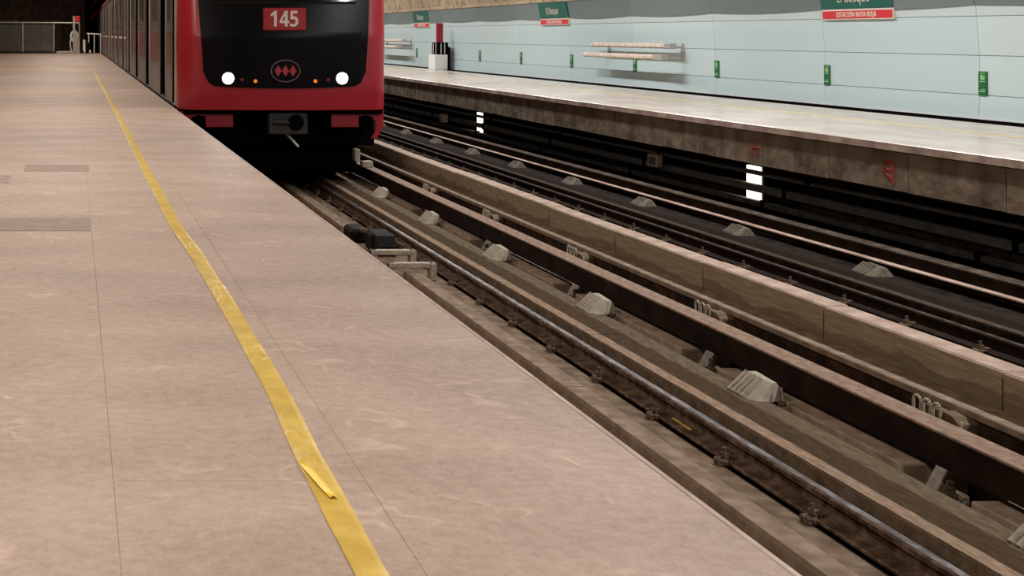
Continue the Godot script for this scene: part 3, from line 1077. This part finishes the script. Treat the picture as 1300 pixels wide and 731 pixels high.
func train() -> void:
	var t := thing("metro_train", "red-nosed grey metro train numbered 145 at the near platform with headlights on", "train", Vector3(TX, -1.0, 0))
	var up := Vector3(0, 1.0, 0)      # children are given in platform height, the node stands on the running strip
	var st := mb()
	# nose shell
	surf(st, func(u, v): 
		var y: float = lerpf(-0.01, 2.62, v)
		var x: float = (u * 2.0 - 1.0) * HW * (1.0 - 0.03 * maxf(0.0, v - 0.3))
		return Vector3(x, y, nose_z(x, y)) + up, 48, 30, Vector3(0, 0, 1))
	# returns at the sides and below
	for s in [-1.0, 1.0]:
		surf(st, func(u, v):
			var y: float = lerpf(-0.01, 2.62, v)
			var x: float = s * HW * (1.0 - 0.03 * maxf(0.0, v - 0.3))
			return Vector3(x, y, lerpf(nose_z(x, y), -15.72 - 0.08 * v, u)) + up, 2, 12, Vector3(s, 0, 0))
	surf(st, func(u, v):
		var x: float = (u * 2.0 - 1.0) * HW
		return Vector3(x, -0.01, lerpf(nose_z(x, -0.01), -15.9, v)) + up, 24, 1, Vector3(0, -1, 0))
	obj("nose_shell", st, M.train_red, t)
	# black mask
	st = mb()
	var mask := func(u: float, v: float) -> Vector3:
		var uu := u * 2.0 - 1.0
		var y := lerpf(mask_bottom(uu), 2.35, v)
		var x := uu * mask_half(y)
		return Vector3(x, y, nose_z(x, y) + 0.014) + Vector3(0, 1.0, 0)
	surf(st, mask, 40, 24, Vector3(0, 0, 1))
	for i in 40:
		var a: Vector3 = mask.call(i / 40.0, 0.0)
		var b: Vector3 = mask.call((i + 1) / 40.0, 0.0)
		quad(st, a, b, b + Vector3(0, -0.004, -0.03), a + Vector3(0, -0.004, -0.03), Vector3(0, -1, 0))
	for i in 24:
		for s in [0.0, 1.0]:
			var a: Vector3 = mask.call(s, i / 24.0)
			var b: Vector3 = mask.call(s, (i + 1) / 24.0)
			quad(st, a, b, b + Vector3(0, 0, -0.03), a + Vector3(0, 0, -0.03), Vector3(s * 2 - 1, 0, 0))
	var mk := obj("front_mask", st, M.train_mask, t)
	# windscreen over the mask
	st = mb()
	surf(st, func(u, v):
		var y: float = lerpf(1.345, 2.25, v)
		var x: float = (u * 2.0 - 1.0) * 0.90
		return Vector3(x, y, nose_z(x, y) + 0.022) + Vector3(0, 1.0, 0), 20, 8, Vector3(0, 0, 1))
	obj("windscreen", st, M.train_glass, mk)
	st = mb()
	surf(st, func(u, v):
		var y: float = lerpf(1.315, 1.345, v)
		var x: float = (u * 2.0 - 1.0) * 0.90
		return Vector3(x, y, nose_z(x, y) + 0.026) + Vector3(0, 1.0, 0), 20, 1, Vector3(0, 0, 1))
	obj("windscreen_seal", st, M.rubber, mk)
	# number plate
	var plate := mb()
	var py0 := 0.98
	var py1 := 1.263
	var pz := nose_z(0.0, py0) + 0.02
	bx(plate, Vector3(-0.275, py0 + 1.0, pz - 0.10), Vector3(0.255, py1 + 1.0, pz + 0.012), 0.012)
	var pl := obj("number_plate", plate, M.plate_red, t)
	words("number", "145", 0.27, 0.004, M.digits, pl, Vector3(-0.015, (py0 + py1) / 2.0 + 1.0 + 0.005, pz + 0.014), 0.0, 0.345)
	# oval badge with three diamonds
	var bz := nose_z(0.0, 0.48) + 0.016
	st = mb()
	for i in 40:
		var a := TAU * i / 40.0
		var b := TAU * (i + 1) / 40.0
		var p := func(an: float, k: float, zz: float) -> Vector3: return Vector3(0.186 * k * cos(an), 1.48 + 0.142 * k * sin(an) * (1.0 if k > 0.95 else 0.98), bz + zz)
		quad(st, p.call(a, 1.0, 0.006), p.call(b, 1.0, 0.006), p.call(b, 0.92, 0.006), p.call(a, 0.92, 0.006), Vector3.BACK)
		quad(st, p.call(a, 1.0, 0.006), p.call(b, 1.0, 0.006), p.call(b, 1.0, -0.01), p.call(a, 1.0, -0.01), Vector3(cos(a), sin(a), 0))
		quad(st, p.call(a, 0.92, 0.006), p.call(b, 0.92, 0.006), p.call(b, 0.92, -0.01), p.call(a, 0.92, -0.01), -Vector3(cos(a), sin(a), 0))
	var ring := obj("badge_ring", st, M.logo_ring, t)
	for i in 3:
		st = mb()
		var cx := -0.092 + 0.092 * i
		var pts := [Vector2(cx - 0.045, 1.48), Vector2(cx, 1.552), Vector2(cx + 0.045, 1.48), Vector2(cx, 1.408)]
		extr(st, pts, bz - 0.012, bz + 0.005)
		obj("diamond", st, M.logo_red, ring)
	# headlights, indicators
	M.head_glow = glow(Color(1.0, 0.98, 0.95), 9.0)
	M.amber = glow(Color(1.0, 0.55, 0.15), 0.4)
	M.dim_red = mat(c8(110, 26, 22), 0.3)
	for s in [-1.0, 1.0]:
		var hz := nose_z(0.71, 0.386)
		st = mb()
		tube(st, Vector3(s * 0.71, 1.386, hz - 0.03), Vector3(s * 0.71, 1.386, hz + 0.022), 0.088, 0.084, 24)
		var hl := obj("headlight", st, M.dark_metal, t)
		st = mb()
		tube(st, Vector3(s * 0.71, 1.386, hz + 0.018), Vector3(s * 0.71, 1.386, hz + 0.027), 0.074, 0.07, 24)
		obj("headlight_lens", st, M.head_glow, hl)
		var l := SpotLight3D.new()
		l.name = "headlight_beam"
		l.light_color = Color(1.0, 0.98, 0.95)
		l.light_energy = 2.0
		l.spot_range = 60
		l.spot_angle = 40
		l.light_size = 0.05
		l.shadow_enabled = true
		l.position = Vector3(s * 0.71, 1.386, hz + 0.06)
		l.rotation.y = PI
		t.add_child(l)
		var az := nose_z(0.37, 0.35)
		st = mb()
		tube(st, Vector3(s * 0.373, 1.352, az - 0.02), Vector3(s * 0.373, 1.352, az + 0.024), 0.026, 0.022, 16)
		obj("amber_lamp", st, M.amber, t)
		st = mb()
		az = nose_z(0.53, 0.36)
		tube(st, Vector3(s * 0.535, 1.368, az - 0.02), Vector3(s * 0.535, 1.368, az + 0.022), 0.026, 0.022, 16)
		obj("tail_lamp", st, M.dim_red, t)
	# dark line under the nose and red valance pieces
	var vz := TF - 0.22
	for s in [-1.0, 1.0]:
		var pts := [Vector2(0.62, -0.035), Vector2(1.285, -0.035), Vector2(1.275, -0.22), Vector2(1.2, -0.37), Vector2(1.12, -0.38), Vector2(1.17, -0.3), Vector2(1.19, -0.2), Vector2(1.14, -0.11), Vector2(1.06, -0.085), Vector2(0.965, -0.1), Vector2(0.965, -0.235), Vector2(0.62, -0.235)]
		var poly := []
		for p in pts:
			poly.append(Vector2(p.x * s, p.y + 1.0))
		st = mb()
		extr(st, poly, vz - 0.05, vz)
		obj("valance", st, M.train_red, t)
	st = mb()
	bx(st, Vector3(-1.25, 0.93, -15.9), Vector3(1.25, 0.985, TF - 0.16), 0.004)
	obj("bumper_gap", st, M.black, t)
	# coupler
	st = mb()
	bx(st, Vector3(-0.19, 0.68, TF - 0.26), Vector3(0.30, 0.955, TF - 0.10), 0.012)
	var cp := obj("coupler", st, M.coupler, t)
	st = mb()
	tube(st, Vector3(0.15, 0.83, TF - 0.12), Vector3(0.15, 0.83, TF - 0.085), 0.10, 0.10, 24)
	obj("socket", st, M.black, cp)
	st = mb()
	tube(st, Vector3(-0.12, 0.83, TF - 0.13), Vector3(0.06, 0.83, TF - 0.05), 0.05, 0.02, 16)
	obj("guide_cone", st, M.dark_metal, cp)
	st = mb()
	pipe(st, [Vector3(0.05, 0.68, TF - 0.2), Vector3(0.12, 0.60, TF - 0.15), Vector3(0.19, 0.52, TF - 0.14)], 0.016, 8)
	obj("air_hose", st, M.grey_metal, cp)
	# underframe, tyres and collector shoe
	st = mb()
	bx(st, Vector3(-1.1, 0.12, -30.0), Vector3(1.1, 0.98, TF - 0.9), 0.02)
	bx(st, Vector3(-1.26, 0.50, -30.0), Vector3(1.26, 0.98, TF - 0.6), 0.02)
	obj("underframe", st, M.black, t)
	for s in [-1.0, 1.0]:
		for z in [-17.2, -19.2]:
			st = mb()
			tube(st, Vector3(s * 0.80, 0.46, z), Vector3(s * 1.06, 0.46, z), 0.47, 0.47, 28)
			obj("tyre", st, M.rubber, t)
	st = mb()
	bx(st, Vector3(0.98, 0.30, TF - 0.65), Vector3(1.05, 0.46, TF - 0.5), 0.01)
	bx(st, Vector3(1.08, 0.22, TF - 0.65), Vector3(1.22, 0.30, TF - 0.5), 0.01)
	obj("collector_shoe", st, M.bracket, t)
	# cars
	M.roof_red = glow(Color(0.9, 0.06, 0.04), 0.3)
	var front := -15.72
	for car in 6:
		var z0 := front - (0.0 if car == 0 else 14.5 + 15.2 * (car - 1) + 0.7)
		var z1 := z0 - (14.5 if car == 0 else 14.5)
		st = mb()
		extr(st, [Vector2(-1.17, 0.95), Vector2(-1.17, 3.35), Vector2(-1.05, 3.62), Vector2(-0.5, 3.75), Vector2(0.5, 3.75), Vector2(1.05, 3.62), Vector2(1.17, 3.35), Vector2(1.17, 0.95)], z0 - 0.0, z1)
		obj("car_core", st, M.train_door, t)
		if car < 5:
			st = mb()
			bx(st, Vector3(-1.0, 0.9, z1 - 0.7), Vector3(1.0, 3.4, z1), 0.0)
			obj("gangway", st, M.rubber, t)
		# doors recessed between panels
		var doors := [[17.4, 18.65], [21.2, 22.45], [24.9, 26.15], [28.5, 29.6]] if car == 0 else []
		if car > 0:
			for k in 4:
				doors.append([-z0 + 1.2 + 3.75 * k, -z0 + 2.45 + 3.75 * k])
		var from := -z0 + (0.55 if car == 0 else 0.0)
		for s in [-1.0, 1.0]:
			var a := from
			if car == 0:
				# pale cab corner post and cab door
				st = mb()
				bx(st, Vector3(s * 1.17 if s > 0 else -HW, 0.96, -15.94), Vector3(HW if s > 0 else -1.17, 3.5, -15.70), 0.006)
				obj("cab_post", st, M.train_light, t)
				a = 16.35
			for k in doors.size() + 1:
				var b: float = doors[k][0] if k < doors.size() else -z1
				side_panel(t, s, a, b, car, k)
				if k < doors.size():
					a = doors[k][1]
			# sill under the doors, cant rail above
			st = mb()
			bx(st, Vector3(s * 1.15 if s > 0 else -HW, 0.95, z1), Vector3(HW if s > 0 else -1.15, 1.02, z0), 0.008)
			obj("sill", st, M.dark_metal, t)
			st = mb()
			bx(st, Vector3(s * 1.15 if s > 0 else -HW, 3.16, z1), Vector3(HW if s > 0 else -1.15, 3.34, z0), 0.008)
			obj("cant_rail", st, M.train_grey, t)
			if s < 0.0:
				for k in doors.size():
					var dl := box("door_lamp", Vector3(-HW - 0.012, 3.18, -doors[k][1]), Vector3(-HW, 3.23, -doors[k][0] - 0.7), M.roof_red, t)
					dl.name = dl.name
				for k in doors.size():
					var c: float = (doors[k][0] + doors[k][1]) / 2.0
					var leaf := box("door", Vector3(-1.192, 1.02, -doors[k][1]), Vector3(-1.17, 3.16, -doors[k][0]), M.train_door, t)
					for q in [-0.30, 0.30]:
						box("door_pane", Vector3(-1.198, 2.05, -c + q - 0.2), Vector3(-1.192, 2.95, -c + q + 0.2), M.train_glass, leaf, 0.002)

func side_panel(t: Node3D, s: float, a: float, b: float, car: int, k: int) -> void:
	if b - a < 0.05:
		return
	var st := mb()
	var x0 := s * 1.17 if s > 0 else -HW
	var x1 := HW if s > 0 else -1.17
	bx(st, Vector3(x0, 1.0, -b), Vector3(x1, 3.2, -a), 0.02)
	var p := obj("side_panel", st, M.train_grey, t)
	if s > 0.0:
		return
	st = mb()
	bx(st, Vector3(-HW + 0.012, 1.03, -a), Vector3(-1.17, 3.16, -a + 0.012), 0.002)
	obj("door_seal", st, M.black, p)
	# bright door jamb with rounded foot
	st = mb()
	pipe(st, [Vector3(-HW - 0.004, 3.1, -b + 0.03), Vector3(-HW - 0.004, 1.12, -b + 0.03), Vector3(-HW - 0.002, 1.05, -b + 0.0), Vector3(-HW + 0.02, 1.03, -b - 0.05)], 0.014, 6)
	obj("jamb_trim", st, M.grey_metal, p)
	var w := b - a
	if w > 1.0:
		st = mb()
		bx(st, Vector3(-HW - 0.006, 2.08, -b + w * 0.2), Vector3(-HW + 0.004, 2.9, -a - w * 0.2), 0.003)
		obj("window", st, M.train_window, p)
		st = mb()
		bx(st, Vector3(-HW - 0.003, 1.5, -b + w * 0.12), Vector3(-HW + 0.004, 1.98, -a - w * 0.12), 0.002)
		obj("red_reflection", st, M.train_reflection_red, p)  # reddish reflection in the body side, painted as a flat band
		if car > 0:
			st = mb()
			bx(st, Vector3(-HW - 0.008, 1.815, -b + 0.02), Vector3(-HW + 0.004, 1.86, -a - 0.02), 0.002)
			obj("white_stripe", st, M.white, p)

# ------------------------------------------------------------------ yellow tape on the near platform
func tape() -> void:
	var t := thing("floor_tape", "long creased yellow tape line stuck along the near platform", "tape", Vector3(0.5, 0, -1.0))
	var path := [[0.9, 0.516], [2.12, 0.5165], [2.65, 0.5196], [3.27, 0.533], [4.26, 0.53], [5.08, 0.519], [6.07, 0.493], [8.78, 0.4927], [14.3, 0.502], [31.0, 0.492]]
	var at := func(d: float) -> float:
		for i in path.size() - 1:
			if d <= path[i + 1][0]:
				return lerpf(path[i][1], path[i + 1][1], smoothstep(path[i][0], path[i + 1][0], d))
		return 0.492
	var n := noise(401, 1.0, 3)
	var st := mb()
	var d := 0.9
	var W := 6
	var top := func(dd: float, i: int) -> Vector3:
		var u := float(i) / W - 0.5
		var x: float = at.call(dd) + u * (0.061 + 0.004 * n.get_noise_1d(dd * 3.0))
		var crease := maxf(0.0, n.get_noise_2d(dd * 1.3, 7.0) - 0.02) * (0.028 if dd < 7.0 else 0.012)
		var y: float = 0.0022 + crease * absf(n.get_noise_2d(dd * 26.0 + u * 5.0, u * 12.0))
		if i == 0 or i == W:
			y = 0.0012
		return Vector3(x - 0.5, y, -dd + 1.0)
	while d < 31.0:
		var step := 0.025 if d < 7.0 else 0.12
		var e := minf(d + step, 31.0)
		for i in W:
			quad(st, top.call(d, i), top.call(d, i + 1), top.call(e, i + 1), top.call(e, i), Vector3.UP)
		d = e
	obj("tape_strip", st, M.tape, t)
	st = mb()
	bx(st, Vector3(-3.2, 0.001, -30.14), Vector3(0.03, 0.0026, -30.0))
	obj("cross_strip", st, M.tape, t)
	# folded bright flap
	st = mb()
	var fp := [[2.66, -0.010, 0.012], [2.62, -0.008, 0.020], [2.56, 0.0, 0.020], [2.50, 0.008, 0.020], [2.46, 0.014, 0.016]]
	for i in fp.size() - 1:
		var a: Array = fp[i]
		var b: Array = fp[i + 1]
		var za: float = 1.0 - a[0]
		var zb: float = 1.0 - b[0]
		quad(st, Vector3(a[1], 0.006, za), Vector3(a[1] + a[2] * 0.5, 0.0105, za), Vector3(b[1] + b[2] * 0.5, 0.0105, zb), Vector3(b[1], 0.006, zb), Vector3.UP)
		quad(st, Vector3(a[1] + a[2] * 0.5, 0.0105, za), Vector3(a[1] + a[2], 0.004, za), Vector3(b[1] + b[2], 0.004, zb), Vector3(b[1] + b[2] * 0.5, 0.0105, zb), Vector3.UP)
	var f := obj("folded_flap", st, M.flap, t)
	f.set_meta("label", "bright yellow folded-over flap of tape")

# ------------------------------------------------------------------ signs on the far wall
func wall_signs() -> void:
	var spots := [[15.99, 14.60], [25.66, 24.2], [35.2, 33.75]]
	for i in 3:
		var za: float = -spots[i][0]
		var zb: float = -spots[i][1]
		var L := zb - za
		var t := thing("station_sign", "green and red station name sign on the far wall, %s" % ["nearest to the camera", "middle one of three", "beside the red-topped bin"][i], "sign", Vector3(9.8, 1.1, (za + zb) / 2.0), "station name signs")
		var st := mb()
		# green board follows the leaning frieze
		extr(st, [Vector2(-0.022, 0.16), Vector2(-0.075, 0.478), Vector2(-0.045, 0.478), Vector2(0.008, 0.16)], -L / 2, L / 2)
		var gb := obj("green_board", st, M.sign_green, t)
		st = mb()
		bx(st, Vector3(-0.012, 0.022, -L / 2), Vector3(0.03, 0.158, L / 2), 0.002)
		var rb := obj("red_board_frame", st, M.cream, t)
		st = mb()
		bx(st, Vector3(-0.016, 0.034, -L / 2 + 0.015), Vector3(-0.011, 0.133, L / 2 - 0.015), 0.001)
		var red := obj("red_board", st, M.sign_red, t)
		var nm := words("station_name", "El Bosque", 0.19, 0.003, M.cream, gb, Vector3(-0.051, 0.305, -0.02), -PI / 2, 0.62, 500)
		nm.rotation.z = 0.0
		nm.basis = Basis(Vector3(0, 0, 1), 0.165) * nm.basis
		words("route_name", "ESTACIÓN RUTA ROJA", 0.085, 0.003, M.cream, red, Vector3(-0.018, 0.084, 0.0), -PI / 2, 0.78, 700)
		rb.set_meta("label", "pale frame around the red strip")
	# exit route strips beside each panel joint
	var k := 0
	for d in [13.31, 16.055, 18.80, 21.545, 24.29, 27.035, 29.78, 35.27]:
		var t := thing("exit_strip", "%s small upright green exit strip on the pale wall, counting away from the camera" % ordinal(k), "sign", Vector3(9.862, 0.27, -d), "green exit strips along the far wall")
		var st := mb()
		bx(st, Vector3(-0.012, 0.0, -0.002), Vector3(0.004, 0.262, 0.118), 0.002)
		var pl := obj("plate", st, M.exit_green, t)
		box("pictogram", Vector3(-0.0145, 0.172, 0.03), Vector3(-0.0115, 0.225, 0.092), M.exit_pale, pl)
		box("arrow_hole", Vector3(-0.0155, 0.2, 0.068), Vector3(-0.0115, 0.215, 0.084), M.exit_green, pl)
		box("rule", Vector3(-0.0145, 0.148, 0.022), Vector3(-0.0115, 0.158, 0.1), M.exit_pale, pl)
		box("rule", Vector3(-0.0145, 0.240, 0.022), Vector3(-0.0115, 0.247, 0.1), M.exit_pale, pl)
		box("rule", Vector3(-0.0145, 0.066, 0.05), Vector3(-0.0115, 0.073, 0.1), M.exit_pale, pl)
		box("rule", Vector3(-0.0145, 0.04, 0.008), Vector3(-0.0115, 0.054, 0.1), M.exit_pale, pl)
		k += 1

# ------------------------------------------------------------------ perch rails and bin on the far platform
func benches_and_bin() -> void:
	var k := 0
	for d in [21.2, 37.2]:
		var t := thing("perch_rail", ["two-slat pale leaning bench fixed to the aqua wall", "two-slat leaning bench half hidden by the train nose"][k], "bench", Vector3(9.86, 0, -d), "leaning benches")
		var L := 1.5
		for q in [[-0.26, 0.70, 0.10], [-0.40, 0.515, 0.0]]:
			var st := mb()
			extr(st, [Vector2(q[0], q[1] + 0.025), Vector2(q[0], q[1] + 0.06), Vector2(q[0] + 0.025, q[1] + 0.085), Vector2(q[0] + 0.085, q[1] + 0.085), Vector2(q[0] + 0.11, q[1] + 0.06), Vector2(q[0] + 0.11, q[1] + 0.025), Vector2(q[0] + 0.085, q[1]), Vector2(q[0] + 0.025, q[1])], -L - 0.05, L - 0.3 + q[2])
			var sl := obj("slat", st, M.slat, t)
			st = mb()
			bx(st, Vector3(q[0] - 0.004, q[1] - 0.004, L - 0.3 + q[2]), Vector3(q[0] + 0.114, q[1] + 0.089, L), 0.01)
			obj("end_sleeve", st, M.grey_metal, sl)
		for z in [-1.30, 1.42]:
			var st := mb()
			bx(st, Vector3(-0.20, 0.715, z - 0.02), Vector3(0.0, 0.745, z + 0.02), 0.004)
			bx(st, Vector3(-0.34, 0.53, z - 0.02), Vector3(0.0, 0.56, z + 0.02), 0.004)
			bx(st, Vector3(-0.03, 0.50, z - 0.025), Vector3(0.0, 0.79, z + 0.025), 0.004)
			obj("bracket", st, M.grey_metal, t)
		k += 1
	var b := thing("litter_bin", "white bin with black slots under a tall red panel against the wall", "bin", Vector3(9.45, 0, -32.0))
	box("cabinet", Vector3(-0.10, 0.0, -0.28), Vector3(0.24, 0.40, 0.28), M.white, b, 0.01)
	var tray := box("slot_box", Vector3(-0.02, 0.40, -0.24), Vector3(0.26, 0.72, 0.26), M.black, b, 0.008)
	for z in [-0.1, 0.12]:
		box("divider", Vector3(-0.026, 0.42, z - 0.012), Vector3(-0.018, 0.70, z + 0.012), M.white, tray)
	for x in [0.07, 0.165]:
		box("divider", Vector3(x - 0.008, 0.42, 0.258), Vector3(x + 0.008, 0.70, 0.268), M.white, tray)
	box("red_panel", Vector3(-0.015, 0.70, 0.10), Vector3(0.15, 1.22, 0.18), M.pylon_red, b, 0.008)
	var st3 := mb()
	bx(st3, Vector3(0.245, 0.0, -0.3), Vector3(0.30, 0.6, 0.3), 0.004)
	obj("rear_post", st3, M.black, b)

# ------------------------------------------------------------------ below the far platform: ducts and lamps
func under_platform() -> void:
	var bars := [[1.475, 1.518], [1.62, 1.70], [1.79, 1.85], [1.93, 1.97]]
	for i in 4:
		var t := thing("cable_duct", "%s of the dark grey ducts running under the far platform, from the top" % ordinal(i), "duct", Vector3(7.35, 0, 0), "ducts under the far platform")
		var st := mb()
		bx(st, Vector3(-0.03, EYE - bars[i][1], -60.0), Vector3(0.03, EYE - bars[i][0], 4.0), 0.006)
		obj("duct_run", st, M.duct, t)
		st = mb()
		bx(st, Vector3(-0.04, EYE - bars[i][1] - 0.015, -0.03), Vector3(0.04, EYE - bars[i][0] + 0.02, 0.03), 0.004)
		var c0 := obj("clamp", st, M.black, t)
		c0.position.z = -6.0 - 0.4 * i
		for k in range(1, 11):
			again(c0, "clamp", t, Vector3(0, 0, -6.0 - 0.4 * i - 3.1 * k))
	for k in 4:
		# stanchions carry the ducts
		var s := thing("duct_stanchion", "%s black stanchion holding the ducts under the far platform, counting away from the camera" % ordinal(k), "post", Vector3(7.46, -1.18, -7.0 - 9.2 * k), "duct stanchions")
		var st := mb()
		bx(st, Vector3(-0.03, 0.0, -0.03), Vector3(0.03, 0.765, 0.03), 0.004)
		obj("post", st, M.black, s)
		st = mb()
		bx(st, Vector3(-0.06, 0.0, -0.06), Vector3(0.06, 0.015, 0.06), 0.003)
		obj("foot_plate", st, M.black, s)
	M.box_glow = glow(Color(1.0, 0.93, 0.82), 2.2)
	for k in 3:
		var d := 13.6 + 9.2 * k
		var t := thing("bulkhead_lamp", ["lit white lamp under the far platform behind dark ducts, below the red arrow mark", "lit white lamp under the far platform close to the train nose", "lit white lamp under the far platform hidden behind the train"][k], "lamp", Vector3(7.6, -0.94, -d), "lamps under the far platform")
		var st := mb()
		bx(st, Vector3(-0.02, 0.0, -0.16), Vector3(0.35, 0.44, 0.16), 0.01)
		obj("case", st, M.dark_metal, t)
		box("diffuser", Vector3(-0.05, 0.03, -0.13), Vector3(-0.02, 0.41, 0.13), M.box_glow, t, 0.006)
		var l := AreaLight3D.new()
		l.name = "light"
		l.area_size = Vector2(0.26, 0.38)
		l.light_color = Color(1.0, 0.93, 0.82)
		l.light_energy = 0.12
		l.area_range = 12.0
		l.shadow_enabled = true
		l.position = Vector3(-0.06, 0.22, 0)
		l.rotation_degrees.y = 90
		t.add_child(l)
	var j := thing("label_box", "small pale box with grey face fixed to the ducts under the far platform", "box", Vector3(7.265, -0.72, -15.3))
	box("case", Vector3(-0.03, 0.0, -0.13), Vector3(0.04, 0.15, 0.13), M.bracket, j, 0.006)
	box("face", Vector3(-0.033, 0.025, -0.09), Vector3(-0.029, 0.125, 0.09), M.duct, j, 0.001)
	var n := thing("connector_box", "pale connector box hanging beside the lamp close to the train nose", "box", Vector3(7.255, -0.80, -24.0))
	box("case", Vector3(-0.05, 0.0, -0.12), Vector3(0.05, 0.16, 0.12), M.cream, n, 0.01)
	box("lid", Vector3(-0.056, 0.02, -0.1), Vector3(-0.05, 0.14, 0.1), M.bracket, n, 0.002)

# ------------------------------------------------------------------ railing and gear at the end of the near platform
func platform_end() -> void:
	var z := -58.3
	var r := thing("glass_railing", "steel and glass railing closing the end of the near platform", "railing", Vector3(0, 0, z))
	var st := mb()
	tube(st, Vector3(-5.0, 1.50, 0), Vector3(0.21, 1.46, 0), 0.035, 0.035, 10)
	obj("top_rail", st, M.grey_metal, r)
	var posts := [-5.0, -3.95, -2.48, -1.0, 0.21]
	for x in posts:
		st = mb()
		bx(st, Vector3(x - 0.03, 0.0, -0.03), Vector3(x + 0.03, 1.47, 0.03), 0.006)
		obj("post", st, M.grey_metal, r)
	for i in posts.size() - 1:
		if i == posts.size() - 2:
			continue
		st = mb()
		bx(st, Vector3(posts[i] + 0.06, 0.12, -0.006), Vector3(posts[i + 1] - 0.06, 1.38, 0.006), 0.002)
		var g := obj("glass_pane", st, M.glass, r)
		for q in [0.3, 0.75, 1.2]:
			for sx in [posts[i] + 0.045, posts[i + 1] - 0.045]:
				st = mb()
				bx(st, Vector3(sx - 0.02, q - 0.02, -0.015), Vector3(sx + 0.02, q + 0.02, 0.015), 0.003)
				obj("glass_clip", st, M.grey_metal, g)
	st = mb()
	bx(st, Vector3(-5.0, 0.0, -0.05), Vector3(-0.85, 0.09, 0.05), 0.004)
	obj("base_rail", st, M.dark_metal, r)
	var s := thing("step_block", "low grey block at the foot of the totem", "block", Vector3(-0.50, 0, z + 0.75))
	st = mb()
	bx(st, Vector3(-0.37, 0.0, -0.2), Vector3(0.33, 0.12, 0.2), 0.01)
	bx(st, Vector3(-0.33, 0.12, -0.16), Vector3(0.29, 0.126, 0.16), 0.003)
	obj("body", st, M.train_light, s)
	var t := thing("totem", "slim grey totem with a red box on top by the railing gate", "totem", Vector3(0.05, 0, z + 0.6))
	st = mb()
	extr(st, [Vector2(-0.14, 0.0), Vector2(-0.14, 1.78), Vector2(-0.06, 1.78), Vector2(-0.04, 1.2), Vector2(0.06, 0.85), Vector2(0.18, 0.6), Vector2(0.19, 0.0)], -0.05, 0.05)
	obj("slab", st, M.train_light, t)
	st = mb()
	bx(st, Vector3(-0.06, 1.5, -0.08), Vector3(0.19, 1.78, 0.08), 0.02)
	obj("red_box", st, M.sign_red, t)
	var h := thing("hose_reel", "white hose reel behind the grey totem", "hose reel", Vector3(-0.02, 0, z + 0.3))
	st = mb()
	bx(st, Vector3(-0.04, 0.0, -0.04), Vector3(0.04, 0.6, 0.04), 0.01)
	obj("stand", st, M.dark_metal, h)
	st = mb()
	for i in 20:
		var a := TAU * i / 20.0
		var b := TAU * (i + 1) / 20.0
		tube(st, Vector3(0.16 * cos(a), 0.82 + 0.24 * sin(a), 0), Vector3(0.16 * cos(b), 0.82 + 0.24 * sin(b), 0), 0.055, 0.055, 8, false)
	obj("coil", st, M.white, h)
	st = mb()
	pipe(st, [Vector3(-0.15, 0.8, 0.0), Vector3(-0.2, 0.5, 0.0), Vector3(-0.17, 0.2, 0.0), Vector3(-0.1, 0.03, 0.05)], 0.03, 8)
	obj("hose_tail", st, M.white, h)
	var c := thing("trolley", "small dark trolley with a white panel between totem and low rail", "trolley", Vector3(0.52, 0, z + 0.6))
	box("body", Vector3(-0.16, 0.12, -0.2), Vector3(0.2, 0.55, 0.2), M.rubber, c, 0.03)
	box("white_panel", Vector3(-0.14, 0.16, 0.2), Vector3(-0.02, 0.66, 0.22), M.white, c, 0.01)
	for x in [-0.06, 0.2]:
		st = mb()
		tube(st, Vector3(x - 0.035, 0.09, 0.18), Vector3(x + 0.035, 0.09, 0.18), 0.09, 0.09, 14)
		obj("wheel", st, M.white, c)
	var g := thing("low_rail", "low white barrier rail between the trolley and the train", "railing", Vector3(0, 0, z + 0.3))
	st = mb()
	tube(st, Vector3(0.56, 0.95, 0), Vector3(1.24, 0.92, 0), 0.035, 0.035, 10)
	obj("top_rail", st, M.white, g)
	for x in [0.66, 0.92, 1.22]:
		st = mb()
		bx(st, Vector3(x - 0.025, 0.0, -0.025), Vector3(x + 0.025, 0.93, 0.025), 0.005)
		obj("post", st, M.white, g)
